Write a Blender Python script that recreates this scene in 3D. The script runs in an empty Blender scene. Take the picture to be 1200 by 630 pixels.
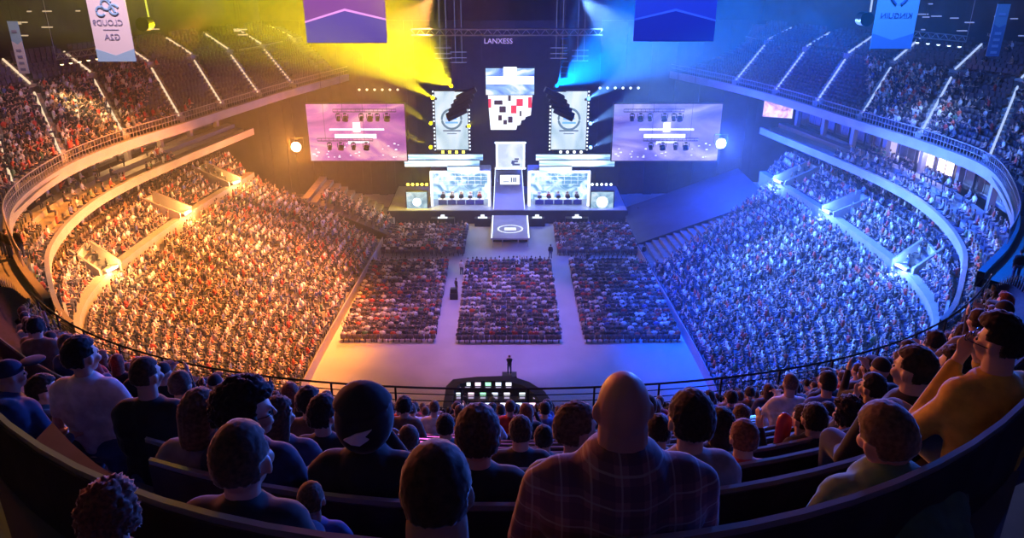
import bpy, math, random
import numpy as np
from mathutils import Vector, Matrix, noise
random.seed(7); rng = np.random.default_rng(7)
PI = math.pi
C = bpy.context.scene.collection
SC = bpy.context.scene

# ------------------------------------------------------------------ camera
F = 900.0; TH = math.atan(377 / F); YAW = math.radians(0.35); EYE = Vector((0, 0, 33.0))
fw = Vector((math.sin(YAW) * math.cos(TH), math.cos(YAW) * math.cos(TH), -math.sin(TH)))
rt = Vector((math.cos(YAW), -math.sin(YAW), 0)); up = rt.cross(fw)
cam = bpy.data.objects.new('camera', bpy.data.cameras.new('camera')); C.objects.link(cam)
cam.data.sensor_width = 36; cam.data.lens = F / 1200 * 36; cam.data.clip_end = 400; cam.data.clip_start = 0.05
cam.matrix_world = Matrix.Translation(EYE) @ Matrix((rt, up, -fw)).transposed().to_4x4()
SC.camera = cam

# ------------------------------------------------------------------ world, exposure
w = bpy.data.worlds.new('world'); SC.world = w; w.use_nodes = True
w.node_tree.nodes['Background'].inputs[0].default_value = (0.012, 0.010, 0.030, 1)
w.node_tree.nodes['Background'].inputs[1].default_value = 0.12
SC.view_settings.view_transform = 'Standard'; SC.view_settings.look = 'None'
SC.view_settings.gamma = 1; SC.view_settings.exposure = 0.0; SC.view_settings.use_curve_mapping = False
SC.cycles.max_bounces = 4; SC.cycles.diffuse_bounces = 2; SC.cycles.glossy_bounces = 2
SC.cycles.volume_bounces = 0; SC.cycles.sample_clamp_indirect = 4; SC.cycles.use_denoising = True
SC.cycles.transparent_max_bounces = 4

# ------------------------------------------------------------------ stage lights of the hall (kW-class) and added unseen fill spots
def spot(name, p, to, col, kw, ang, blend=0.6, r=0.25):
    L = bpy.data.lights.new(name, 'SPOT'); o = bpy.data.objects.new(name, L); C.objects.link(o)
    L.color = col; L.energy = kw * 1000; L.spot_size = math.radians(ang); L.spot_blend = blend; L.shadow_soft_size = r
    o.location = p; o.rotation_euler = (Vector(to) - Vector(p)).to_track_quat('-Z', 'Y').to_euler(); return o
def point(name, p, col, kw, r=0.3):
    L = bpy.data.lights.new(name, 'POINT'); o = bpy.data.objects.new(name, L); C.objects.link(o)
    L.color = col; L.energy = kw * 1000; L.shadow_soft_size = r; o.location = p; return o
ORANGE = (1.0, 0.24, 0.02); BLUE = (0.0, 0.07, 1.0); ICE = (0.08, 0.26, 1.0)
LIGHTS = [
    ('orange_wash', (-5, 62, 38), (-28, 63, 4), (1, .27, .025), 340, 54),
    ('orange_wash', (-8, 88, 28), (-27, 58, 5), (1, .36, .09), 200, 54),
    ('orange_wash', (-14, 50, 38), (-38, 72, 18), (1, .16, .09), 11, 52),
    ('blue_wash', (5, 62, 38), (28, 63, 4), (0, .06, 1), 360, 60),
    ('blue_wash', (8, 88, 28), (31, 60, 7), (.14, .36, 1), 330, 44),
    ('blue_wash', (14, 50, 38), (37, 72, 18), (.05, .20, 1), 60, 46),
    ('blue_haze_light', (16, 80, 36), (30, 92, 12), (0, .05, 1), 60, 70),
    ('stage_blue', (6, 84, 34), (4, 106, 10), (0, .06, 1), 60, 62),
    ('floor_orange', (-14, 74, 36), (-14, 60, 0), (1, .24, .04), 16, 46),
    ('floor_magenta', (-3, 70, 38), (-2, 66, 0), (.80, .30, 1.0), 42, 40),
    ('floor_blue', (8, 72, 36), (8, 70, 0), (.02, .11, 1), 66, 60),
    ('landing_orange', (-16, 44, 30), (-29, 38, 17), (1, .28, .04), 40, 50),  # added unseen spots, left and right, to brighten the landings
    ('landing_blue', (16, 44, 30), (30, 39, 17), (0, .12, 1), 40, 50),
    ('near_blue', (24, 26, 35), (-2, 5, 31), (.02, .12, 1), 9.0, 100),  # near spots from here on: added out of view to rim-light the front audience
    ('near_blue', (11, 27.5, 33.2), (-2, 4, 31), (.04, .16, 1), 24.0, 90),
    ('near_red', (-11, 27.5, 33.2), (4, 4, 31), (1, .20, .08), 10, 90),
    ('near_red', (-24, 24, 35), (4, 5, 31), (1, .18, .07), 2.5, 100),
    ('near_pink', (-3, 26, 40), (0, 12, 26), (.8, .12, .55), 1.2, 110),
    ('banner_light', (-16, 30, 42), (-20.3, 40, 30), (1, .74, .80), 24, 34),  # added unseen spots that light the banner cloth, this and the ones below
    ('banner_light', (17, 30, 42), (19.5, 40, 31), (.08, .34, 1), 34, 34),
    ('banner_light', (-9, 33, 43), (-9.8, 46, 32), (.80, .40, .85), 32, 40),
    ('banner_light', (9, 33, 43), (9.8, 46, 32), (.04, .14, .9), 36, 40)
    ,('banner_light', (-22, 40, 42), (-32.5, 52, 30), (.8, .6, .7), 14, 26)
    ,('banner_light', (22, 40, 42), (32.5, 52, 30), (.1, .35, 1), 14, 26),
]
for n, p, t, c, kw, a in LIGHTS: spot(n, p, t, c, kw, a)

# ------------------------------------------------------------------ helpers
def P3(v): return Vector(v)
def U(px, py, Y):                      # point on the plane y = Y seen at a pixel
    d = fw + rt * ((px - 600) / F) + up * (-(py - 315) / F); return EYE + d * (Y / d.y)
def Z(px, py, z):                      # point on the level z seen at a pixel
    d = fw + rt * ((px - 600) / F) + up * (-(py - 315) / F); return EYE + d * ((z - EYE.z) / d.z)
def proj(p):
    v = Vector(p) - EYE; d = v.dot(fw); return 600 + F * v.dot(rt) / d, 315 - F * v.dot(up) / d, d

def mat(name, col, rough=.6, metal=0, em=None, es=0, var=0, scale=8, bump=0, vcol=False, spec=None):
    m = bpy.data.materials.new(name); m.use_nodes = True; nt = m.node_tree; b = nt.nodes['Principled BSDF']
    b.inputs['Base Color'].default_value = (*col, 1); b.inputs['Roughness'].default_value = rough; b.inputs['Metallic'].default_value = metal
    if spec is not None: b.inputs['Specular IOR Level'].default_value = spec
    if em: b.inputs['Emission Color'].default_value = (*em, 1); b.inputs['Emission Strength'].default_value = es
    if vcol:
        a = nt.nodes.new('ShaderNodeVertexColor'); a.layer_name = 'Col'; nt.links.new(a.outputs[0], b.inputs['Base Color'])
    elif var:
        t = nt.nodes.new('ShaderNodeTexCoord'); n = nt.nodes.new('ShaderNodeTexNoise'); n.inputs['Scale'].default_value = scale; n.inputs['Detail'].default_value = 4
        r = nt.nodes.new('ShaderNodeValToRGB'); r.color_ramp.elements[0].position = .35; r.color_ramp.elements[1].position = .65
        r.color_ramp.elements[0].color = (*[c * (1 - var) for c in col], 1); r.color_ramp.elements[1].color = (*[min(1, c * (1 + var)) for c in col], 1)
        nt.links.new(t.outputs['Object'], n.inputs['Vector']); nt.links.new(n.outputs['Fac'], r.inputs[0]); nt.links.new(r.outputs[0], b.inputs['Base Color'])
        if bump:
            bp = nt.nodes.new('ShaderNodeBump'); bp.inputs['Strength'].default_value = bump; nt.links.new(n.outputs['Fac'], bp.inputs['Height']); nt.links.new(bp.outputs[0], b.inputs['Normal'])
    return m
def emis(name, col, s): return mat(name, (0.02, 0.02, 0.02), .5, em=col, es=s)
def screen_mat(name, stops, scale, s, detail=5, dist=1.0):
    m = bpy.data.materials.new(name); m.use_nodes = True; nt = m.node_tree; b = nt.nodes['Principled BSDF']
    b.inputs['Base Color'].default_value = (.02, .02, .02, 1)
    t = nt.nodes.new('ShaderNodeTexCoord'); mp = nt.nodes.new('ShaderNodeMapping'); mp.inputs['Scale'].default_value = scale
    n = nt.nodes.new('ShaderNodeTexNoise'); n.inputs['Scale'].default_value = 1; n.inputs['Detail'].default_value = detail; n.inputs['Distortion'].default_value = dist
    r = nt.nodes.new('ShaderNodeValToRGB'); e = r.color_ramp.elements
    e[0].position, e[0].color = stops[0][0], (*stops[0][1], 1); e[1].position, e[1].color = stops[-1][0], (*stops[-1][1], 1)
    for p_, c_ in stops[1:-1]: x = e.new(p_); x.color = (*c_, 1)
    nt.links.new(t.outputs['Object'], mp.inputs[0]); nt.links.new(mp.outputs[0], n.inputs['Vector']); nt.links.new(n.outputs['Fac'], r.inputs[0])
    nt.links.new(r.outputs[0], b.inputs['Emission Color']); b.inputs['Emission Strength'].default_value = s; return m

M = dict(
    concrete=mat('concrete', (.42, .40, .40), .8, var=.15, scale=2),
    darkconc=mat('dark_concrete', (.16, .15, .16), .85, var=.2, scale=2),
    floor=mat('arena_floor', (.36, .35, .35), .55, var=.10, scale=.25),
    fascia=mat('fascia_panel', (.30, .27, .30), .5, var=.1, scale=.6),
    ledge=mat('painted_ledge', (.30, .28, .27), .6, var=.08, scale=1),
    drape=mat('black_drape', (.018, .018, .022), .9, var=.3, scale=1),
    wall=mat('dark_wall', (.035, .033, .04), .9, var=.4, scale=.4),
    black=mat('black_metal', (.02, .02, .022), .4, .4),
    steel=mat('steel', (.5, .5, .52), .35, .8),
    rail=mat('rail_paint', (.06, .06, .075), .38, .5),
    benchback=mat('bench_panel', (.055, .035, .05), .5, var=.25, scale=6),
    benchrail=mat('bench_rail', (.55, .52, .55), .22, .5),
    seatm=mat('seat_plastic', (.10, .075, .09), .5),
    stage=mat('stage_deck', (.30, .32, .38), .3, var=.1, scale=1),
    white=mat('white_panel', (.8, .8, .8), .4),
    grey=mat('grey_plastic', (.2, .2, .2), .5),
    glassw=emis('lit_white', (.85, .92, 1), 1.6),
    led=emis('led_white', (.8, .9, 1), 2.6),
    ledw=emis('led_warm', (1, .8, .5), 2.0),
    ledy=emis('led_yellow', (1, .8, .05), 6),
    ledb=emis('led_blue', (.1, .3, 1), 2),
    crowd=mat('crowd_people', (.5, .5, .5), .7, vcol=True),
)

def sheen(m, w_, r_=.35):
    b = m.node_tree.nodes['Principled BSDF']; b.inputs['Sheen Weight'].default_value = w_; b.inputs['Sheen Roughness'].default_value = r_; return m

class MB:
    def __init__(s): s.v = []; s.f = []; s.m = []; s.k = 0
    def add(s, vs, fs, k=None):
        o = len(s.v); s.v += [tuple(v) for v in vs]; s.f += [tuple(i + o for i in f) for f in fs]; s.m += [s.k if k is None else k] * len(fs)
    def box(s, c, d, rz=0, k=None, bev=0):
        c = Vector(c); R = Matrix.Rotation(rz, 3, 'Z'); x, y, z = d[0] / 2, d[1] / 2, d[2] / 2
        if bev:
            vs = []
            for zz, q in ((-z, bev), (-z + bev, 0), (z - bev, 0), (z, bev)):
                vs += [c + R @ Vector((a * (x - q), b * (y - q), zz)) for a, b in ((-1, -1), (1, -1), (1, 1), (-1, 1))]
            fs = [(3, 2, 1, 0), (12, 13, 14, 15)] + [(4 * l + i, 4 * l + (i + 1) % 4, 4 * l + 4 + (i + 1) % 4, 4 * l + 4 + i) for l in range(3) for i in range(4)]
            s.add(vs, fs, k); return
        vs = [c + R @ Vector((a * x, b * y, e * z)) for e in (-1, 1) for a, b in ((-1, -1), (1, -1), (1, 1), (-1, 1))]
        s.add(vs, [(3, 2, 1, 0), (4, 5, 6, 7), (0, 1, 5, 4), (1, 2, 6, 5), (2, 3, 7, 6), (3, 0, 4, 7)], k)
    def ring(s, rings, caps=True, closed=True, k=None):
        n = len(rings[0]); vs = [p for r in rings for p in r]; fs = []
        for a in range(len(rings) - 1):
            for i in range(n if closed else n - 1):
                j = (i + 1) % n; fs.append((a * n + i, a * n + j, a * n + n + j, a * n + n + i))
        if caps: fs += [tuple(range(n))[::-1], tuple((len(rings) - 1) * n + i for i in range(n))]
        s.add(vs, fs, k)
    def tube(s, a, b, r0, r1=None, n=8, k=None):
        a, b = Vector(a), Vector(b); r1 = r0 if r1 is None else r1; d = (b - a).normalized()
        u = d.orthogonal().normalized(); v = d.cross(u)
        s.ring([[p + (u * math.cos(2 * PI * i / n) + v * math.sin(2 * PI * i / n)) * r for i in range(n)] for p, r in ((a, r0), (b, r1))], k=k)
    def path(s, pts, r, n=6, k=None):
        pts = [Vector(p) for p in pts]; rings = []
        for i, p in enumerate(pts):
            d = (pts[min(i + 1, len(pts) - 1)] - pts[max(i - 1, 0)]).normalized(); u = Vector((0, 0, 1)); u = (u - d * u.dot(d))
            u = u.normalized() if u.length > .1 else d.orthogonal().normalized(); v = d.cross(u)
            rings.append([p + (u * math.cos(2 * PI * q / n) + v * math.sin(2 * PI * q / n)) * r for q in range(n)])
        s.ring(rings, k=k)
    def capsule(s, a, b, r0, r1=None, n=12):
        a, b = Vector(a), Vector(b); r1 = r0 if r1 is None else r1; d = b - a; L = d.length
        d = d / L if L > 1e-6 else Vector((0, 0, 1)); u = d.orthogonal().normalized(); v = d.cross(u); prof = []
        for t in (-80, -50, -22): prof.append((a + d * r0 * math.sin(math.radians(t)), r0 * math.cos(math.radians(t))))
        prof += [(a, r0), (b, r1)]
        for t in (22, 50, 80): prof.append((b + d * r1 * math.sin(math.radians(t)), r1 * math.cos(math.radians(t))))
        s.ring([[p + (u * math.cos(2 * PI * i / n) + v * math.sin(2 * PI * i / n)) * r for i in range(n)] for p, r in prof])
    def ell(s, c, r, R=None, n=14, m=9, k=None):
        c = Vector(c); R = R or Matrix.Identity(3); rings = []
        for a in range(m):
            t = -PI / 2 * .97 + PI * .97 * a / (m - 1)
            rings.append([c + R @ Vector((r[0] * math.cos(t) * math.cos(2 * PI * i / n), r[1] * math.cos(t) * math.sin(2 * PI * i / n), r[2] * math.sin(t))) for i in range(n)])
        s.ring(rings, k=k)
    def prism(s, poly, y0, y1, k=None):       # polygon in xz extruded in y
        n = len(poly); s.ring([[Vector((p[0], y, p[1])) for p in poly] for y in (y0, y1)], k=k)
    def mesh(s, name, mats=(), smooth=False):
        me = bpy.data.meshes.new(name); me.from_pydata(s.v, [], s.f)
        for m in (mats if isinstance(mats, (list, tuple)) else [mats]): me.materials.append(m)
        if any(s.m): me.polygons.foreach_set('material_index', s.m)
        if smooth: me.polygons.foreach_set('use_smooth', [True] * len(me.polygons))
        me.update(); return me
    def build(s, name, mats, parent=None, smooth=False, loc=None):
        o = bpy.data.objects.new(name, s.mesh(name, mats, smooth)); C.objects.link(o)
        if parent: o.parent = parent
        if loc is not None: recenter(o)
        return o
def recenter(o):
    me = o.data; n = len(me.vertices); a = np.empty(n * 3); me.vertices.foreach_get('co', a); a = a.reshape(-1, 3)
    c = np.array([(a[:, 0].min() + a[:, 0].max()) / 2, (a[:, 1].min() + a[:, 1].max()) / 2, a[:, 2].min()]); a -= c
    me.vertices.foreach_set('co', a.ravel()); o.location = c
def tag(o, label=None, cat=None, group=None, kind=None):
    for k, v in (('label', label), ('category', cat), ('group', group), ('kind', kind)):
        if v: o[k] = v
    return o
def empty(name, loc, rz=0, label=None, cat=None, group=None):
    o = bpy.data.objects.new(name, None); C.objects.link(o); o.location = loc; o.rotation_euler = (0, 0, rz); return tag(o, label, cat, group)
def struct(name, mb, m, parent=None, smooth=False):
    o = mb.build(name, m, parent, smooth)
    if not parent: o['kind'] = 'structure'
    return o
def copy_tree(o, parent=None):
    c = o.copy(); C.objects.link(c)
    if parent: c.parent = parent
    for ch in list(o.children): copy_tree(ch, c)
    return c
ORD = ['zeroth', 'first', 'second', 'third', 'fourth', 'fifth', 'sixth', 'seventh', 'eighth', 'ninth', 'tenth', 'eleventh', 'twelfth', 'thirteenth', 'fourteenth', 'fifteenth', 'sixteenth', 'seventeenth', 'eighteenth', 'nineteenth', 'twentieth']
TENS = {20: 'twenty', 30: 'thirty', 40: 'forty', 50: 'fifty'}
def ordn(n):
    if n <= 20: return ORD[n]
    t = n // 10 * 10; return (TENS[t][:-1] + 'ieth') if n % 10 == 0 else TENS[t] + '-' + ORD[n % 10]

def spline(pts, n):
    pts = [Vector((p[0], p[1], 0)) for p in pts]; q = [pts[0] * 2 - pts[1]] + pts + [pts[-1] * 2 - pts[-2]]; out = []
    for i in range(1, len(q) - 2):
        for k in range(16):
            t = k / 16; a, b, c, d = q[i - 1:i + 3]
            out.append(.5 * ((2 * b) + (c - a) * t + (2 * a - 5 * b + 4 * c - d) * t * t + (3 * b - a - 3 * c + d) * t ** 3))
    out.append(pts[-1].copy()); L = [0]
    for a, b in zip(out, out[1:]): L.append(L[-1] + (b - a).length)
    res = []; j = 0
    for i in range(n):
        s = L[-1] * i / (n - 1)
        while j < len(L) - 2 and L[j + 1] < s: j += 1
        t = (s - L[j]) / max(1e-9, L[j + 1] - L[j]); res.append(out[j].lerp(out[j + 1], t))
    return res
def mirror(pts): return [(-p[0], p[1]) for p in pts]
def at_z(ring, z): return [Vector((p.x, p.y, z)) for p in ring]
def lerp_ring(A, B, t): return [a.lerp(b, t) for a, b in zip(A, B)]
def outward(ring, d):
    o = []
    for i, p in enumerate(ring):
        t = (ring[min(i + 1, len(ring) - 1)] - ring[max(i - 1, 0)]).normalized(); n = Vector((t.y, -t.x, 0))
        if n.dot(p - Vector((0, 64, 0))) < 0: n = -n
        o.append(p + n * d)
    return o
def sheet(mb, rings, k=None): mb.ring(rings, caps=False, closed=False, k=k)
def stepped(mb, A, B, z0, z1, n):
    """terrace rising from ring A (z0) to ring B (z1): returns the tread centre lines"""
    rows = []; prof = []
    for i in range(n):
        z = z0 + (z1 - z0) * i / max(1, n - 1)
        prof += [at_z(lerp_ring(A, B, i / n), z), at_z(lerp_ring(A, B, (i + 1) / n), z)]
        rows.append(at_z(lerp_ring(A, B, (i + .5) / n), z))
    sheet(mb, prof); return rows
def wallring(mb, A, z0, z1, t=.15, k=None):
    B = outward(A, t); mb.ring([at_z(A, z0), at_z(A, z1), at_z(B, z1), at_z(B, z0), at_z(A, z0)], caps=False, closed=False, k=k)
def along(row, spacing, jit=.08):
    """points at even spacing on a polyline: (pos, tangent)"""
    out = []; acc = random.random() * spacing
    for a, b in zip(row, row[1:]):
        L = (b - a).length
        if b.y > 103: continue
        if L < 1e-6: continue
        while acc < L:
            out.append((a.lerp(b, acc / L), (b - a) / L)); acc += spacing + random.uniform(-jit, jit)
        acc -= L
    return out

# ================================================================== SETTING
mb = MB(); mb.box((0, 62, -.15), (130, 140, .3)); struct('floor', mb, M['floor'])
mb = MB(); mb.box((0, 113, 22), (140, .6, 50)); struct('wall_back', mb, M['wall'])
for s, nm in ((-1, 'wall_left'), (1, 'wall_right')):
    mb = MB(); mb.box((s * 60, 60, 22), (.6, 130, 50)); struct(nm, mb, M['wall'])
mb = MB(); mb.box((0, -8, 22), (120, .6, 50)); struct('wall_front', mb, M['wall'])
mb = MB(); mb.box((0, 54, 46.5), (122, 124, .5)); struct('ceiling', mb, M['wall'])

CR = []      # crowd: (x, y, z, facing angle, mode)  merged afterwards
def crowd_row(row, spacing, keep, mode=0, stage=.8):
    for p, t in along(row, spacing):
        if not keep(p): continue
        n = Vector((-t.y, t.x, 0))
        if n.dot(Vector((0, 64, 0)) - p) < 0: n = -n
        d = (n + (Vector((0, 96, 0)) - Vector((p.x, p.y, 0))).normalized() * stage).normalized()
        p = p + n * random.gauss(0, .10)
        CR.append((p.x, p.y, p.z, math.atan2(-d.x, d.y) + random.gauss(0, .25), mode))

SEATS = []   # (x, y, z, angle)
def seat_row(row, spacing, keep):
    for p, t in along(row, spacing, 0):
        if not keep(p): continue
        n = Vector((-t.y, t.x, 0))
        if n.dot(Vector((0, 64, 0)) - p) < 0: n = -n
        SEATS.append((p.x, p.y, p.z, math.atan2(-n.x, n.y)))

NR = 64
L0 = [(-15.2, 86), (-15.7, 76), (-16.2, 66), (-16.6, 56), (-16.3, 50), (-13.5, 46), (-8, 44), (0, 43.5)]
L1 = [(-30.5, 90), (-31.6, 82), (-32.6, 74), (-33.2, 64), (-33.0, 57), (-31, 50), (-26, 43), (-16, 37), (0, 34)]
CC = [(-34.6, 93), (-35.7, 86), (-36.3, 78), (-36.6, 71), (-36.5, 64.5), (-35.5, 59), (-34, 54), (-30.4, 48), (-26.5, 42), (-17, 35), (0, 32)]
BB = [(-31.2, 94), (-33.5, 84), (-35, 77), (-36.0, 71), (-36.3, 65.5), (-35.7, 60), (-34.4, 55), (-32.6, 50.8), (-28.3, 44), (-25.8, 41)]
AL = [(-21, 104), (-25.5, 92), (-28.4, 82.4), (-31.0, 73), (-33.3, 64.5), (-33.8, 56.5), (-31.8, 47.2), (-26.8, 39.4), (-21.9, 33.6)]
ARr = [(22, 106), (27.5, 95), (31.2, 84.6), (34.6, 71), (36.4, 62.5), (36.3, 55.7), (32.3, 46.5), (28.5, 41), (24.4, 36.6)]
def G(u, y0=24.3): t = min(1, y0 / 24.3); return (.30 - .05 * t) * u * u + (.02 + .18 * t) * u ** 4
def ycurve(y0, x): return y0 * (1 + G(x / y0, y0))
def umax(y0): return 1.25 - .25 * min(1, y0 / 24.3) ** 2
rows_low = {}
for s, nm in ((-1, 'left'), (1, 'right')):
    mk = (lambda p: p) if s < 0 else mirror
    l0, l1, cc, bb = [spline(mk(q), NR) for q in (L0, L1, CC, BB)]
    mb = MB(); mb.k = 0
    rl = stepped(mb, l0, l1, .9, 6.4, 20)
    sheet(mb, [at_z(l0, 0), at_z(l0, .9)])
    l1b = outward(l1, .5)
    ru = stepped(mb, outward(l1, .9), cc, 7.4, 8.8, 4)
    c2 = outward(cc, .25); c3 = outward(cc, 4.2)
    rm = stepped(mb, c2, c3, 8.9, 10.4, 4)
    sheet(mb, [at_z(c3, 10.4), at_z(c3, 12)])
    struct('terrace', mb, M['darkconc'])
    mb = MB(); wallring(mb, outward(l1, .0), 6.4, 8.0, .8); struct('parapet', mb, M['ledge'])
    mb = MB(); wallring(mb, cc, 8.6, 9.6, .2); struct('parapet', mb, M['concrete'])
    # club balcony
    mb = MB(); wallring(mb, bb, 11.7, 12.5, .3); struct('balcony_fascia', mb, M['fascia'])
    mb = MB(); b2 = outward(bb, .3); b3 = outward(bb, 3.6); rb = stepped(mb, b2, b3, 11.9, 12.9, 3); sheet(mb, [at_z(b2, 11.6), at_z(b3, 11.6)])
    struct('balcony_terrace', mb, M['ledge'])
    # suites: wall with piers and windows
    mb = MB(); b4 = outward(bb, 3.9); wallring(mb, outward(bb, 5.6), 12.6, 17.0, .2); struct('wall_suite_' + nm, mb, M['darkconc'])
    mb = MB()
    for i in range(2, NR - 3, 6):
        p = b4[i]; q = b4[i + 1]; mb.box((p.x, p.y, 14.7), (.5, .5, 3.8), math.atan2((q - p).y, (q - p).x))
    struct('suite_piers', mb, M['fascia'])
    rows_low[s] = (rl, ru, rm, rb, bb, b4, l1, cc)
    inframe = lambda p: p.y > 40
    aisles = [57.5, 65.5, 73.5, 81]
    def keep_low(p):
        if any(abs(p.y - a - (abs(p.x) - 16) * .12) < .45 for a in aisles[1:]): return False
        lim = 84.5 + (abs(p.x) - 16) * .5 if s < 0 else 76 + (abs(p.x) - 16) * .75
        return p.y < lim and p.y > 41 and random.random() < .96
    for r in rl: crowd_row(r, .5, keep_low)
    gaps = [59.5, 74.5, 85.5]
    def keep_up(p): return p.y > 50 and all(abs(p.y - g) > 1.3 for g in gaps) and random.random() < .93
    for r in ru: crowd_row(r, .52, keep_up)
    for r in rm:
        crowd_row(r, .55, lambda p: random.random() < (.38 if s < 0 else .6) and 40 < p.y < 88)
        seat_row(r, .55, lambda p: p.y > 40)
    for r in rb: crowd_row(r, .6, lambda p: 40 < p.y < 80 and random.random() < (.85 if p.y < 57 else (.35 if s < 0 else .7)))
    # section walls and lit vomitories
    for gi, g in enumerate(gaps):
        i = min(range(NR), key=lambda q: abs(l1[q].y - g)); a = l1[i]; b = cc[min(range(NR), key=lambda q: abs(cc[q].y - g - .4))]
        mb = MB(); d = (b - a).normalized(); nrm = Vector((-d.y, d.x, 0))
        for sg in (-1.1, 1.1):
            o = nrm * sg; e = nrm * .1
            lo = [a + o - e, a + o + e, b + o + e, b + o - e]
            mb.add([(p.x, p.y, 6.4) for p in lo] + [(p.x, p.y, z_) for p, z_ in zip(lo, (8.5, 8.5, 10.0, 10.0))], [(3, 2, 1, 0), (4, 5, 6, 7), (0, 1, 5, 4), (1, 2, 6, 5), (2, 3, 7, 6), (3, 0, 4, 7)])
        struct('section_wall', mb, M['ledge'])
        lo = empty('vomitory_lamp', (a.x, a.y, 8.05), math.atan2(d.y, d.x), '%s white flood lamp over the %s stairway mouth of the %s stand' % ('bright', ('nearest', 'middle', 'farthest')[gi], nm), 'lamp', 'stairway lamps along the lower stands')
        m2 = MB(); m2.box((0, 0, .12), (.35, 1.4, .24), bev=.04); m2.build('housing', M['grey'], lo)
        m2 = MB(); m2.box((-.19 , 0, .12), (.04, 1.25, .18)); m2.build('lens', M['led'], lo)
        pp = a - d * .6
        point('vomitory_light', (pp.x, pp.y, 8.6), (1, .5, .12) if s < 0 else (.12, .30, 1), 1.8, .2)
    # suite windows
    litset = {3: .6, 5: 1.5, 6: 2.2, 9: .5, 12: .7, 16: 3.0, 17: 1.2} if s < 0 else {5: .7, 7: 1.6, 8: 3.0, 12: .5, 16: 3.0, 17: 2.0}
    wl = emis('suite_glow_' + nm, (1, .72, .35) if s < 0 else (1, .75, .68), 1.0)
    bw = outward(bb, 5.4); nwin = 0
    for i in range(2, 60, 3):
        p, q = bw[i], bw[min(NR - 1, i + 3)]; c = (p + q) / 2; d = (q - p); ang = math.atan2(d.y, d.x); L = d.length * .82
        fr = MB(); nwin += 1
        for zz in (13.1, 16.2): fr.box((c.x, c.y, zz), (L, .14, .14), ang)
        for tt in (-.5, 0, .5): e = d.normalized() * L * tt; fr.box((c.x + e.x, c.y + e.y, 14.65), (.1, .12, 3), ang)
        o = fr.build('window_%d' % (nwin + (0 if s < 0 else 30)), M['fascia']); o['kind'] = 'structure'
        gm = MB(); gm.box((c.x, c.y, 14.65), (L * .97, .05, 2.9), ang)
        lit = litset.get(i // 3, 0); k = emis('suite_light', (1, .74, .38) if s < 0 else (1, .80, .74), lit) if lit else M['darkconc']
        gm.build('pane', k, o)
        if lit > 1: point('suite_lamp', (c.x * .95, c.y, 15.6), (1, .5, .15) if s < 0 else (.3, .35, 1), .35 * lit, .3)
    # low barrier along the floor
    bar = MB(); bl = [p for p in l0 if p.y > 50]; bi = outward(bl, -.35); wallring(bar, bi, 0, 1.15, .08); struct('barrier', bar, M['fascia'])

# upper tier, sides
zA, zM, zT = 17.2, 21.7, 23.5
MLp = [(420, 30), (300, 58), (227, 68), (160, 80), (110, 90), (0, 113), (-90, 140)]
TLp = [(420, 20), (300, 34), (230, 42), (170, 51), (100, 61), (0, 73), (-110, 90)]
MR = [(800, 25), (900, 52), (960, 62), (1010, 70), (1060, 79), (1110, 87), (1200, 98), (1290, 125)]
TR = [(800, 12), (900, 32), (970, 40), (1040, 46), (1090, 48), (1130, 52), (1200, 60), (1310, 80)]
upper_rows = {}
for s, nm, A_, Mp, Tp in ((-1, 'left', AL, MLp, TLp), (1, 'right', ARr, MR, TR)):
    n = 70; A = spline(A_[:7], n)
    Mp = sorted(Mp); Tp = sorted(Tp)
    def onto(P_, sh0, sh1, z_):
        out = []
        for q_ in A:
            ax = proj(at_z([q_], zA)[0])[0]; e_ = abs(ax - 600); x_ = ax + s * (sh0 + (sh1 - sh0) * min(1, max(0, (e_ - 300) / 300)))
            out.append(Z(x_, float(np.interp(x_, [a for a, b in P_], [b for a, b in P_])), z_).to_2d())
        sm = [sum((out[min(n - 1, max(0, i + k))] for k in range(-3, 4)), Vector((0, 0))) / 7 for i in range(n)]
        return [Vector((p.x, p.y, 0)) for p in sm]
    Mr = onto(Mp, 48, 62, zM); Tr = onto(Tp, 80, 100, zT)
    mb = MB(); A2 = outward(A, 1.5); sheet(mb, [at_z(A, zA), at_z(A2, zA)])
    r1 = stepped(mb, A2, Mr, zA + .3, zM - .5, 13)
    M2 = outward(Mr, .9); sheet(mb, [at_z(Mr, zM - .5), at_z(Mr, zM + .2)])
    r2 = stepped(mb, Mr, Tr, zM + .2, zT, 8)
    T2 = outward(Tr, 3); sheet(mb, [at_z(Tr, zT), at_z(T2, zT)])
    struct('upper_terrace', mb, M['darkconc'])
    mb = MB(); wallring(mb, Mr, zM - .5, zM + .3, .12); struct('crossaisle_parapet', mb, M['concrete'])
    mb = MB(); wallring(mb, T2, zT, 46, .3); struct('wall_upper_' + nm, mb, M['wall'])
    upper_rows[s] = (A, r1, r2, Mr, Tr)
# upper front fascia, all the way round
near = [Vector((x, ycurve(24.3, x), 0)) for x in np.linspace(-22.5, 24, 60)]
ring = spline(AL, 90) + near + spline(ARr[::-1], 90)
ring = [p for p in ring]
def fas(nm_, r, dz=0): 
    mb = MB(); wallring(mb, r, 16.65 + dz, 17.5 + dz, .35)
    if not dz:
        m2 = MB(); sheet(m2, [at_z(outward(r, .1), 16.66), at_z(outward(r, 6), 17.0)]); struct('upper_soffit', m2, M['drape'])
    struct(nm_, mb, M['fascia'])
fas('upper_fascia_left', spline(AL, 90)); fas('upper_fascia_near', near, -1.1); fas('upper_fascia_right', spline(ARr, 90))
# landings beside the near terrace
for s, A_ in ((-1, AL), (1, ARr)):
    r = spline(A_[-4:], 40); o = outward(r, 9)
    mb = MB(); sheet(mb, [at_z(r, zA - .02), at_z(o, zA - .02)]); struct('landing', mb, M['ledge'])
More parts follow.
